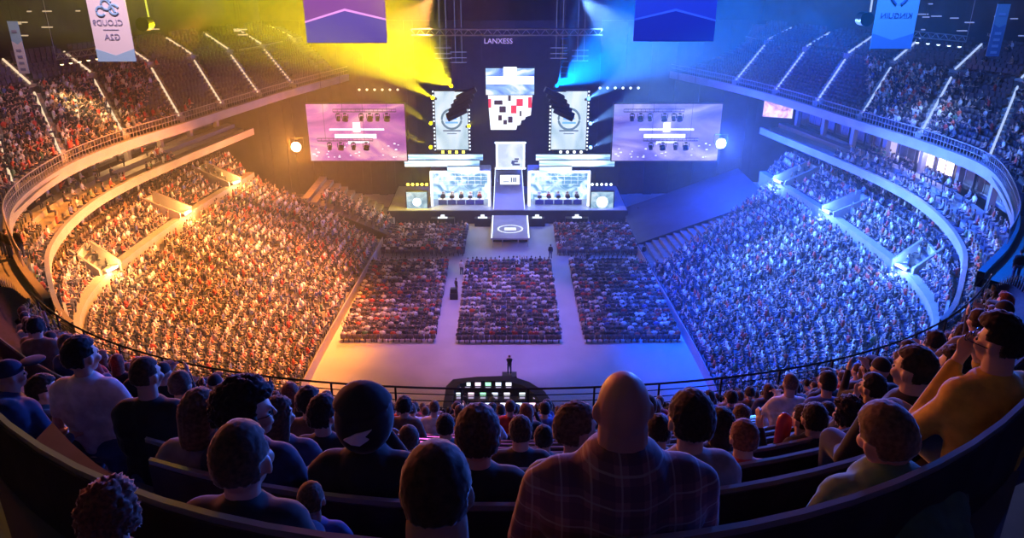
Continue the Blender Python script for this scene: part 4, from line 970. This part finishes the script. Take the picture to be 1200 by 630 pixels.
# stepped led strips
strip_m = screen_mat('strip_screen', [(.36, (.12, .30, .62)), (.47, (.6, .8, 1)), (.6, (1, 1, 1))], (.12, .1, .9), 1.9, 3, .6)
for s, sd in ((-1, 'left'), (1, 'right')):
    f = (lambda x: 594 + (x - 594) if s < 0 else 1194 - x)
    for i, (xa, xb, ya, yb, wd_) in enumerate(((478, 566, 181, 187.5, 'upper'), (474, 562, 188, 195, 'middle'), (524, 562, 195.5, 202, 'lower'))):
        x0, x1 = sorted((f(xa), f(xb))); panel('led_strip', x0, ya, x1, yb, 96 - i * .5, '%s bright horizontal led strip over the %s players booth' % (wd_, sd), 'led strip', strip_m, .06, None, 'led strips over the booths')
    x0, x1 = sorted((f(476), f(501)))
    root, W, Hh = panel('small_video_cube', x0, 225, x1, 248, 95, 'small square screen standing at the %s end of the stage' % sd, 'screen', screen_mat('cube_' + sd, [(.35, (.15, .35, .5)), (.55, (.5, .75, .85)), (.7, (.95, 1, 1))], (.8, .1, .8), 1, 4, 1))
    mb = MB(); mb.tube((0, -.03, Hh / 2), (0, -.06, Hh / 2), .55 if s < 0 else .75, None, 20); mb.build('disc_graphic', M['led'], root)
    for i in range(5):
        c = U(f(478) + (i * 5.5 if s < 0 else -i * 5.5), 216, 95); lr = empty('par_can', c, 0, 'small glowing lamp, %s from outside above the %s end screen' % (ordn(i + 1), sd), 'stage lamp', 'lamps above the stage end screens')
        mb = MB(); mb.tube((0, .3, 0), (0, 0, 0), .12, .19, 10); mb.build('can', M['black'], lr); mb = MB(); mb.tube((0, 0, 0), (0, -.03, 0), .18, .18, 10); mb.build('lens', M['ledy'] if s < 0 else M['led'], lr)
    point('end_glow', U(f(488), 214, 93.8), (1, .75, .02) if s < 0 else (.5, .65, 1), 2.2 if s < 0 else .7, .2)
    # player booth
    x0, x1 = sorted((f(504), f(575))); A_ = U(x0, 206, 96); B_ = U(x1, 247, 96); zf = 1.76; W = B_.x - A_.x; top_z = 6.35; cx = (A_.x + B_.x) / 2
    br = empty('player_booth', (cx, 96, zf), 0, 'white-lit open player booth on the %s half of the stage' % sd, 'booth', 'player booths'); Hb = top_z - zf
    mb = MB(); mb.box((0, 3.0, Hb / 2), (W, .15, Hb)); mb.build('back_wall', screen_mat('booth_wall_' + sd, [(.40, (.10, .28, .50)), (.5, (.45, .68, .82)), (.62, (.9, 1, 1))], (.5, .1, .6), 1.5, 6, 1.5), br)
    mb = MB(); mb.box((0, 1.5, Hb), (W, 3.2, .18), bev=.04); mb.build('roof', M['white'], br)
    mb = MB(); mb.box((0, -.12, Hb), (W, .08, .3)); [mb.box((sx * (W / 2 - .15), -.12, Hb / 2), (.3, .08, Hb)) for sx in (-1, 1)]; mb.build('lit_edge', M['led'], br)
    for sx in (-1, 1): mb = MB(); mb.box((sx * W / 2, 1.5, Hb / 2), (.1, 3.0, Hb)); mb.build('side_wall', M['white'], br)
    mb = MB()
    for i in range(9): mb.tube((-W / 2 + (i + .5) * W / 9, 2.8, Hb * .45), (-W / 2 + (i + .5) * W / 9, 2.8, Hb * .95), .03)
    for i in range(5): mb.tube((-W / 2, 2.8, Hb * (.45 + i * .12)), (W / 2, 2.8, Hb * (.45 + i * .12)), .03)
    mb.build('lattice', M['white'], br)
    al = bpy.data.lights.new('booth_light', 'AREA'); al.size = W * .8; al.shape = 'RECTANGLE'; al.size_y = 2; al.energy = 420; al.color = (.55, .72, 1)
    lo = bpy.data.objects.new('booth_light', al); C.objects.link(lo); lo.location = (cx, 97.5, top_z - .2)
    # desk, players with monitors
    dr = empty('player_desk', (cx, 96.4, zf), 0, 'long white desk with five blue front panels in the %s booth' % sd, 'desk', 'player desks')
    mb = MB(); mb.box((0, .3, .75), (W * .78, .8, .06), bev=.02); mb.build('desk_top', M['white'], dr)
    for i in range(5): mb = MB(); mb.box(((i - 2) * W * .155, -.08, .38), (W * .14, .05, .62)); mb.build('front_panel', mat('navy_panel', (.04, .06, .25), .4), dr)
    for i in range(5):
        xx = cx + (i - 2) * W * .155
        mo = empty('monitor', (xx, 96.45, zf + .78), 0, 'thin dark monitor, %s from left on the %s players desk' % (ordn(i + 1), sd), 'monitor', 'monitors on the player desks')
        mb = MB(); mb.box((0, 0, .28), (.55, .05, .34)); mb.build('screen_back', M['black'], mo); mb = MB(); mb.box((0, .02, .02), (.22, .18, .03)); mb.tube((0, .02, .02), (0, .02, .2), .02); mb.build('stand', M['black'], mo)
        pr = PROTO[(i + (3 if s > 0 else 0)) % 10]; o = copy_tree(pr[0]); o.location = (xx, 97.35, zf); o.rotation_euler = (0, 0, PI); o.scale = (1.15,) * 3
        tag(o, 'player sitting %s from left behind the desk of the %s booth, facing the hall' % (ordn(i + 1), sd), 'person', 'players in the booths')
        ch = empty('player_chair', (xx, 97.55, zf), 0, 'pale gaming chair, %s from left in the %s booth' % (ordn(i + 1), sd), 'chair', 'chairs of the players')
        mb = MB(); mb.box((0, 0, .43), (.5, .5, .1), bev=.03); mb.build('seat', M['white'], ch); mb = MB(); mb.box((0, .26, .95), (.5, .1, .95), bev=.04); mb.build('backrest', M['white'], ch); mb = MB(); mb.tube((0, 0, 0), (0, 0, .4), .04); mb.box((0, 0, .03), (.6, .08, .05)); mb.box((0, 0, .03), (.08, .6, .05)); mb.build('base', M['black'], ch)
    # black monitor wedges in front of the booth
    for i, xx in enumerate((-2.2, 2.9)):
        x_ = cx + (xx if s < 0 else -xx)
        cr = empty('front_desk', (x_, 93.2, 0), 0, 'black draped desk on the floor, %s of two before the %s half of stage' % (('outer', 'inner')[i], sd), 'desk', 'black desks before the stage')
        mb = MB(); mb.box((0, 0, .55), (3.0 - i, .9, 1.1), bev=.04); mb.build('cabinet', M['black'], cr); mb = MB(); mb.box((0, -.1, 1.13), (1.2, .5, .05)); mb.box((0, .1, 1.3), (.5, .05, .3)); mb.build('lit_equipment', M['glassw'], cr)
# ramp and front catwalk
mb = MB(); a, b, c, d = U(577, 250, 95), U(614, 250, 95), U(612, 217, 101), U(582, 217, 101)
pts = [Vector((-1.75, 94.2, 1.80)), Vector((2.15, 94.2, 1.80)), Vector((1.9, 101, 5.2)), Vector((-1.6, 101, 5.2))]
mb.add(pts + [p - Vector((0, 0, .25)) for p in pts], [(0, 1, 2, 3), (7, 6, 5, 4), (0, 4, 5, 1), (1, 5, 6, 2), (2, 6, 7, 3), (3, 7, 4, 0)])
r_ = empty('stage_ramp', (0, 0, 0), 0, 'pale blue lit ramp rising to the back of stage centre', 'ramp'); mb.build('ramp_deck', mat('ramp_white', (.35, .37, .45), .3), r_)
mb = MB(); [mb.path([(x0, 94.2, 1.9), (x1, 101, 5.3)], .035) for x0, x1 in ((-1.8, -1.65), (2.2, 1.95))]; mb.build('edge_light', M['led'], r_)
point('ramp_light', (.2, 96, 7.5), (.2, .35, 1), 1.1, .3)
f1 = Z(575, 279, 1.15); f2 = Z(621, 279, 1.15); bk = 94.0
cw = empty('catwalk_stage', ((f1.x + f2.x) / 2, f1.y, 0), 0, 'square stage tongue with an oval logo and lit edges, reaching into the floor', 'stage'); Wc = f2.x - f1.x; Dp = bk - f1.y
mb = MB(); mb.box((0, Dp / 2, 1.05), (Wc, Dp, .2), bev=.03); mb.build('deck', M['stage'], cw)
mb = MB()
for sx in (-1, 1):
    for t in np.arange(.3, Dp, .55): mb.box((sx * (Wc / 2 - .12), t, 1.18), (.14, .22, .08))
mb.build('edge_lights', M['led'], cw)
mb = MB(); mb.ring([[Vector((q * Wc * .34 * math.cos(a), Dp * .38 + q * Dp * .17 * math.sin(a), 1.165)) for a in np.linspace(0, 2 * PI, 33)[:-1]] for q in (.88, 1)], caps=False); mb.box((0, Dp * .38, 1.168), (Wc * .3, Dp * .1, .01)); mb.build('oval_logo', M['glassw'], cw)
mb = MB(); mb.box((0, Dp * .6, .48), (Wc * .94, Dp * .78, .94)); mb.build('skirt', M['drape'], cw)
for sx in (-.45, -.2, .2, .45): mb = MB(); mb.tube((sx * Wc, .12, 0), (sx * Wc, .12, 1.0), .04); mb.build('leg', M['steel'], cw)
point('catwalk_light', (cw.location.x, 91, 6), (.15, .25, 1), 1.0, .3)
# ceiling truss with the hall name
root = empty('ceiling_truss', U(594, 38, 84), 0, 'long pale horizontal box truss high above the stage', 'truss'); hw = (U(707, 38, 84) - U(482, 38, 84)).x / 2
mb = MB(); 
for zz in (-.3, .3):
    for yy in (0, .5): mb.tube((-hw, yy, zz), (hw, yy, zz), .05)
n = 40
for i in range(n): x0 = -hw + 2 * hw * i / n; x1 = -hw + 2 * hw * (i + 1) / n; mb.tube((x0, 0, -.3 if i % 2 else .3), (x1, 0, .3 if i % 2 else -.3), .03)
mb.build('lattice', M['steel'], root); mb = MB(); [mb.tube((x_ * hw, .25, .3), (x_ * hw, .25, 17), .02) for x_ in (-.9, -.3, .3, .9)]; mb.build('wires', M['black'], root)
point('truss_light', U(600, 30, 80), (.5, .35, 1), .12, .3)
def text_mesh(name, s, size, m, parent, loc, mirrored=False, rot=(PI / 2, 0, 0), ext=.01, xs=1.0):
    cu = bpy.data.curves.new('t', 'FONT'); cu.body = s; cu.size = size; cu.align_x = 'CENTER'; cu.extrude = ext; cu.resolution_u = 3
    t = bpy.data.objects.new('t', cu); C.objects.link(t); dg = bpy.context.evaluated_depsgraph_get(); dg.update(); me = bpy.data.meshes.new_from_object(t.evaluated_get(dg)); bpy.data.objects.remove(t)
    me.transform(Matrix.Diagonal((-xs if mirrored else xs, 1, 1, 1)))
    if mirrored: me.flip_normals()
    me.transform(Matrix.Rotation(PI / 2, 4, 'X')); me.materials.clear(); me.materials.append(m); o = bpy.data.objects.new(name, me); C.objects.link(o); o.parent = parent; o.location = loc; return o
sg = empty('hall_name_sign', U(584, 51, 84), 0, 'small violet lit word sign under the long ceiling truss', 'sign'); text_mesh('lettering', 'LANXESS', .75, emis('violet_letters', (.55, .4, 1), 1.0), sg, (0, 0, 0), ext=.04)
mb = MB(); mb.tube((-2, .1, .8), (2, .1, .8), .03); mb.tube((-1.8, .1, .8), (-1.8, .1, 19), .015); mb.tube((1.8, .1, .8), (1.8, .1, 19), .015); mb.build('hanger', M['black'], sg)
# small pale hanging batten frames either side of the centre screen
for i, (px, py, sd) in enumerate(((519, 56, 'left'), (537, 61, 'left'), (655, 56, 'right'), (680, 59, 'right'))):
    r_ = empty('hanging_batten', U(px, py, 86), 0, 'thin pale batten frame hung %s of the centre screen, %s one' % (sd, ('outer', 'inner', 'inner', 'outer')[i]), 'batten', 'battens hung by the centre screen')
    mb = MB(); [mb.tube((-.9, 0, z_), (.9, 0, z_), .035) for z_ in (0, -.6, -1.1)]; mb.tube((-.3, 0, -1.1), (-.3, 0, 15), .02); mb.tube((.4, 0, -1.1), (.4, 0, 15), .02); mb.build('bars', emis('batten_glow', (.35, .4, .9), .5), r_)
for i, (px, x2) in enumerate(((524, 0), (662, 0))):
    r_ = empty('hanging_speaker_column', U(px, 45, 87), 0, 'slim black speaker column hung high, %s of the centre screen' % ('left', 'right')[i], 'loudspeaker', 'slim speaker columns')
    for q in range(7): mb = MB(); mb.box((0, -.03 * q * q * .3, -.3 - q * .6), (.85, .6, .55), bev=.04); mb.build('cabinet', M['black'], r_)
    mb = MB(); mb.tube((0, 0, 0), (0, 0, 17), .03); mb.build('cable', M['black'], r_)

# hanging banners ---------------------------------------------------------
def banner(px0, px1, py1, Y, label, fabm, topz, low=None, lowm=None, chev=None, chevm=None):
    a = U(px0, py1, Y); b = U(px1, py1, Y); W = b.x - a.x; r = empty('hanging_banner', ((a.x + b.x) / 2, Y, a.z), 0, label, 'banner'); Hh = topz - a.z
    mb = MB(); mb.box((0, 0, Hh / 2), (W, .04, Hh)); mb.build('cloth', fabm, r)
    if low:
        mb = MB(); l, c_ = low; mb.prism([(-W / 2, 0), (W / 2, 0), (W / 2, l), (0, c_), (-W / 2, l)], -.035, -.022); mb.build('lower_field', lowm, r)
    if chev:
        l, c_, t = chev; mb = MB(); mb.prism([(-W / 2, l), (0, c_), (W / 2, l), (W / 2, l + t), (0, c_ + t), (-W / 2, l + t)], -.06, -.03); mb.build('chevron', chevm, r)
    mb = MB(); mb.tube((-W / 2, 0, Hh), (W / 2, 0, Hh), .05); mb.tube((-W / 2, 0, 0), (W / 2, 0, 0), .03); [mb.tube((x_ * W, 0, Hh), (x_ * W, 0, 46 - a.z), .015) for x_ in (-.4, .4)]; mb.build('pole', M['black'], r); return r, W, Hh
fp = mat('banner_pale', (.62, .52, .62), .8); fb = mat('banner_blue', (.25, .40, .60), .8); ik = mat('banner_ink', (.22, .20, .36), .8)
r, W, Hh = banner(115.5, 160, 72, 40, 'pale pink banner with swirl emblem and mirrored lettering above a blue point', fp, 33.5, (.62, .30), fb)
q = W / 46.0   # world units per pixel here
text_mesh('lettering', 'CLOUD9', 9.5 * q, ik, r, (-.1 * W / 2, -.05, 42 * q), True, xs=.95); text_mesh('lettering', 'G2A', 10 * q, ik, r, (0, -.05, 25.5 * q), True)
mb = MB(); mb.box((0, -.04, 37 * q), (W * .4, .02, .03)); mb.build('rule', ik, r)
mb = MB()
for cx, cz, rr in ((-8, 58, 5), (0, 66, 6), (8, 60, 5.5)): mb.path([((cx + rr * math.cos(a)) * q, -.05, (cz + rr * math.sin(a)) * q) for a in np.linspace(.4, 5.6, 20)], 1.35 * q)
mb.path([((9 - 14 * t) * q, -.05, (57 + 14 * math.sin(t * 2.2)) * q) for t in np.linspace(0, 1, 10)], 1.3 * q); mb.build('swirl_emblem', mat('emblem_blue', (.2, .35, .62), .8), r)
kp = mat('banner_kblue', (.20, .32, .62), .8); kd = mat('banner_kdark', (.10, .18, .50), .8); ki = mat('banner_kink', (.04, .08, .30), .8)
r, W, Hh = banner(1019, 1067, 57, 40, 'blue banner with dark horned emblem and mirrored lettering above a darker point', kp, 33.5, (.75, .42), kd)
q = W / 48.0; text_mesh('lettering', 'KINGUIN', 8.5 * q, ki, r, (0, -.05, 34 * q), True, xs=1.05)
mb = MB()
for s in (-1, 1): mb.path([((s * (3 + 7 * math.sin(t * 2.6))) * q, -.05, (49 + 16 * t) * q) for t in np.linspace(0, 1, 12)], 1.5 * q)
mb.build('horned_emblem', ki, r)
pur = mat('panel_purple', (.20, .10, .25), .8); pub = mat('panel_slate', (.10, .12, .32), .8); pk_ = mat('chevron_pink', (.8, .6, .8), .6)
r, W, Hh = banner(360, 454, 50, 46, 'wide purple hanging banner with a pink chevron line, left of centre', pur, 33.5)
q = W / 94.; [bpy.data.objects.remove(c_) for c_ in []]
mb = MB(); mb.prism([(-W / 2, 0), (W / 2, 0), (W / 2, 25 * q), (0, 36 * q), (-W / 2, 22 * q)], -.04, -.022); mb.build('lower_field', pub, r)
mb = MB(); mb.prism([(-W / 2, 22 * q), (0, 35.5 * q), (W / 2, 25 * q), (W / 2, 27 * q), (0, 38 * q), (-W / 2, 24.2 * q)], -.06, -.03); mb.build('chevron', pk_, r)
nb1 = mat('panel_navy', (.12, .14, .45), .8); nb2 = mat('panel_deep', (.07, .08, .34), .8); ck = mat('chevron_blue', (.3, .4, .8), .6)
r, W, Hh = banner(742, 836, 48, 46, 'wide dark blue hanging banner with a lighter chevron line, right of centre', nb1, 33.5)
mb = MB(); mb.prism([(-W / 2, 0), (W / 2, 0), (W / 2, 23 * q), (0, 34 * q), (-W / 2, 24 * q)], -.04, -.022); mb.build('lower_field', nb2, r)
mb = MB(); mb.prism([(-W / 2, 23 * q), (0, 33.5 * q), (W / 2, 22 * q), (W / 2, 24 * q), (0, 36 * q), (-W / 2, 25 * q)], -.06, -.03); mb.build('chevron', ck, r)
for (px0, px1, py1, lab, m1, m2) in ((23, 35, 86, 'narrow blue and pink vertical banner hanging near the left edge', fb, fp), (1155, 1170, 66, 'narrow blue vertical banner with pale marks near the right edge', kp, kd)):
    Y = 52; a = U(px0, py1, Y); b = U(px1, py1, Y); t_ = U(px0, py1 - 62, Y); W = b.x - a.x; Hh = t_.z - a.z
    r = empty('narrow_banner', ((a.x + b.x) / 2, Y, a.z), 0, lab, 'banner'); mb = MB(); mb.box((0, 0, Hh / 2), (W, .04, Hh)); mb.build('cloth', m1, r)
    mb = MB(); mb.prism([(-W / 2, 0), (W / 2, 0), (W / 2, Hh * .62), (0, Hh * .55), (-W / 2, Hh * .62)], -.04, -.022); mb.build('lower_field', m2, r)
    mb = MB(); [mb.box((0, -.06, Hh * z_), (W * .5, .02, Hh * .05)) for z_ in (.08, .2, .32, .44, .8)]; mb.build('marks', ik if px0 < 600 else pk_ if False else ck if px0 > 600 else ik, r)
    mb = MB(); mb.tube((-W / 2, 0, Hh), (W / 2, 0, Hh), .04); mb.tube((0, 0, Hh), (0, 0, 46 - a.z), .015); mb.build('pole', M['black'], r)
# small screen on the right balcony
a = U(912, 128, 90); r_ = empty('balcony_screen', a, 0, 'small pink-lit screen mounted under the right upper tier', 'screen'); r_.rotation_euler = (0, 0, -.35)
mb = MB(); mb.box((0, .1, 0), (3.5, .2, 2.1), bev=.04); mb.build('casing', M['black'], r_); mb = MB(); mb.box((0, -.03, 0), (3.3, .04, 1.9)); mb.build('display', screen_mat('small_pink', [(.35, (.4, .1, .4)), (.5, (.95, .55, .6)), (.6, (1, .9, .85))], (.9, .5, .9), 1.1), r_)
# gallery structures with rows of warm lamps at the top of the side tiers
for s, sd, x0, x1, y0, y1 in ((-1, 'left', 66, 118, 70, 62), (1, 'right', 1070, 1132, 43, 49)):
    A_ = U(x0, y0, 66); B_ = U(x1, y1, 66); c = (A_ + B_) / 2; d = B_ - A_
    r_ = empty('gallery_truss', c, 0, 'pale lattice truss carrying a row of lamps over the %s upper tier' % sd, 'truss', 'gallery trusses'); mb = MB()
    for k in range(2): mb.tube(A_ - c + Vector((0, 0, k * .45)), B_ - c + Vector((0, 0, k * .45)), .05)
    for i in range(12): mb.tube(A_ - c + d * i / 12 + Vector((0, 0, .45 * (i % 2))), A_ - c + d * (i + 1) / 12 + Vector((0, 0, .45 * ((i + 1) % 2))), .03)
    mb.tube(A_ - c, A_ - c + Vector((0, 0, 20)), .02); mb.tube(B_ - c, B_ - c + Vector((0, 0, 20)), .02); mb.build('lattice', M['steel'], r_)
    for i in range(5):
        p = A_ + d * (i + .5) / 5 - Vector((0, 0, .4)); lr = empty('gallery_lamp', p, 0, 'small down-facing lamp, %s from left on the %s gallery truss' % (ordn(i + 1), sd), 'stage lamp', 'lamps on the gallery trusses')
        mb = MB(); mb.tube((0, 0, .3), (0, 0, 0), .08, .16, 10); mb.build('shade', M['black'], lr); mb = MB(); mb.ell((0, 0, -.03), (.14, .14, .08)); mb.build('bulb', emis('gallery_bulb', (1, .7, .35) if s < 0 else (.5, .7, 1), 4), lr)
        spot('gallery_light', p - Vector((0, 0, .2)), p + Vector((s * 2.0, 3, -8)), (1, .6, .2) if s < 0 else (.3, .5, 1), .9, 60)
# scattered service lights on the upper walls
rr = random.Random(11)
for i in range(26):
    L_ = i % 2 == 0; px = rr.uniform(0, 290) if L_ else rr.uniform(1070, 1200); py = rr.uniform(4, 42)
    p = U(px, py, 70 + rr.uniform(0, 6)); o = MB(); o.box((0, 0, 0), (rr.uniform(.3, 1.3), .15, .10), bev=.02); q_ = o.build('service_light', emis('tube_glow', (.9, .65, .4) if L_ else (.3, .4, .9), .7)); q_.location = p
    q2 = MB(); q2.tube((0, 0, 0), (0, 0, 46 - p.z), .012); q2.build('wire', M['black'], q_); tag(q_, 'tiny dim tube light among the rigging high %s' % ('on the left side' if L_ else 'on the right side'), 'light', 'tiny lights in the roof rigging, ' + ('left' if L_ else 'right'))
# round dark drum speaker with lit rod, upper left and upper right
for (px, py, sd, cl) in ((170, 28, 'left', (.9, .9, .1)), (1013, 22, 'right', (.6, .75, 1))):
    r_ = empty('followspot_drum', U(px, py, 50), 0, 'dark drum fixture hanging on a lit rod, upper %s' % sd, 'fixture', 'drum fixtures'); mb = MB(); mb.tube((0, -.4, 0), (0, .4, 0), .42, .42, 18); mb.build('drum', M['black'], r_); mb = MB(); mb.tube((.3, 0, .4), (0, 0, 12), .06); mb.build('rod', emis('rod_' + sd, cl, .8), r_)

# front-of-house control desk ---------------------------------------------
foh = Z(588, 470, 1.0)
r_ = empty('control_desk_enclosure', (foh.x, foh.y, 0), 0, 'black horseshoe enclosure round the control desk on the near floor', 'enclosure')
bz = []
def fpt(px, py, z): p = Z(px, py, z); return Vector((p.x - foh.x, p.y - foh.y, z))
outl = [(519, 510), (519, 475), (523, 452), (531, 444), (560, 441), (598, 440), (620, 447), (638, 458), (650, 475), (654, 510)]
mb = MB(); ins = [(528, 510), (529, 475), (532, 457), (539, 449), (562, 446), (596, 446), (614, 452), (628, 463), (638, 478), (641, 510)]
oo = [fpt(x, y, 1.25) for x, y in outl]; ii = [fpt(x, y, 1.25) for x, y in ins]
lo = [Vector((p.x, p.y, 0)) for p in oo]; li = [Vector((p.x, p.y, 0)) for p in ii]; n = len(oo)
mb.add(oo + ii + lo + li, [(i, i + 1, n + i + 1, n + i) for i in range(n - 1)] + [(i, 2 * n + i, 2 * n + i + 1, i + 1) for i in range(n - 1)] + [(n + i, n + i + 1, 3 * n + i + 1, 3 * n + i) for i in range(n - 1)]); mb.build('wall', M['drape'], r_)
mb = MB(); mb.add([fpt(x, y, .15) for x, y in ins], [tuple(range(n))]); mb.build('deck', M['darkconc'], r_)
for row, (py, xs) in enumerate(((452, (537, 548, 560, 572, 584, 596)), (464, (538, 552, 566, 580, 594, 612, 628)), (476, (540, 556, 572, 590, 608, 624)))):
    for k, px in enumerate(xs):
        p = Z(px, py, 1.0); lab = '%s console from left in the %s row of the control desk' % (ordn(k + 1), ('farthest', 'middle', 'nearest')[row])
        t_ = empty('control_console', (p.x, p.y, .15), 0, lab, 'console', 'consoles of the control desk'); mb = MB(); mb.box((0, 0, .7), (.62, .5, .05), bev=.015); [mb.tube((a_, b_, 0), (a_, b_, .7), .02) for a_ in (-.27, .27) for b_ in (-.2, .2)]; mb.build('table', M['black'], t_)
        mb = MB(); mb.box((0, .15, .95), (.5, .05, .34), bev=.01); mb.build('monitor', M['black'], t_)
        ec = [(.9, .85, 1), (.8, .95, 1), (1, .7, .9), (.4, 1, .6), (.7, .8, 1)][(k + row) % 5]; mb = MB(); mb.box((0, .115, .95), (.45, .02, .29)); mb.build('display', emis('console_display', ec, 1.6), t_)
        mb = MB(); mb.box((0, -.08, .75), (.4, .22, .04), bev=.01); mb.build('mixer', emis('mixer_glow', (.6, .5, .8), .6), t_)
for k, (px, py) in enumerate(((545, 462), (577, 462), (600, 470), (560, 486), (617, 488), (585, 490))):
    p = Z(px, py + 4, .9); o = copy_tree(PROTO[k][0]); o.location = (p.x, p.y - .3, .15); o.rotation_euler = (0, 0, random.gauss(0, .3)); tag(o, 'operator seated %s within the control desk enclosure' % ('at the far left', 'by the middle of far row', 'right of centre', 'near left', 'near right', 'near centre')[k], 'person', 'operators at the control desk')
rs, H, R = make_person(Vector((Z(597, 447, 0).x, Z(597, 447, 0).y + .2, .6)), 0, dict(hair='crew', hc='fair', shirt='black', stand=1, armL='phone', armR='phone', sleeve=.4), 300, (0, .02, 1.64), voxel=.02); tag(rs, 'camera operator standing above the far side of the control desk', 'person')
mb = MB(); mb.box((0, 0, .3), (1.2, .8, .6)); q_ = mb.build('camera_riser', M['black']); q_.location = (rs.location.x, rs.location.y, 0); tag(q_, 'small black riser under the camera operator', 'riser')
# people standing about the floor
STAND = [(535, 344, 'dark figure walking in the aisle left of the centre block'), (541, 322, 'pale-clad figure at the head of the aisle left of the centre block'), (645, 303, 'dark figure standing right of the stage tongue'), (754, 303, 'security guard at the far end of the right barrier'), (794, 374, 'guard standing halfway along the right barrier'), (689, 312, 'figure standing behind the front right block'), (436, 205, ''), (747, 258, 'stagehand standing at right corner of the stage')]
for k, (px, py, lab) in enumerate(STAND):
    if not lab: continue
    p = Z(px, py, 0); r, H, R = make_person(p, random.uniform(-1, 1), dict(hair='short', hc='black', shirt='white' if k == 1 else 'black', stand=1, armL='side', armR='side'), 400 + k, (0, .02, 1.64), voxel=.025); tag(r, lab, 'person', 'people standing on the arena floor')
cart = Z(534, 345, 0); r_ = empty('flight_case_stack', (cart.x - .1, cart.y - 1.0, 0), 0, 'small stack of black flight cases in the aisle', 'cases'); mb = MB(); mb.box((0, 0, .35), (.8, .6, .7), bev=.03); mb.build('lower_case', M['black'], r_); mb = MB(); mb.box((0, 0, .95), (.7, .5, .45), bev=.03); mb.build('upper_case', M['black'], r_)

# ================================================================== HAZE in the hall
hz = MB(); hz.box((0, 67.5, 20), (104, 78, 40)); hm = bpy.data.materials.new('haze'); hm.use_nodes = True; nt = hm.node_tree; nt.nodes.clear()
o_ = nt.nodes.new('ShaderNodeOutputMaterial'); v_ = nt.nodes.new('ShaderNodeVolumeScatter'); v_.inputs['Density'].default_value = .0024; v_.inputs['Anisotropy'].default_value = .35; nt.links.new(v_.outputs[0], o_.inputs['Volume'])
hz = hz.build('stage_haze', hm); tag(hz, 'thin theatrical haze filling the hall', 'haze', None, 'stuff')
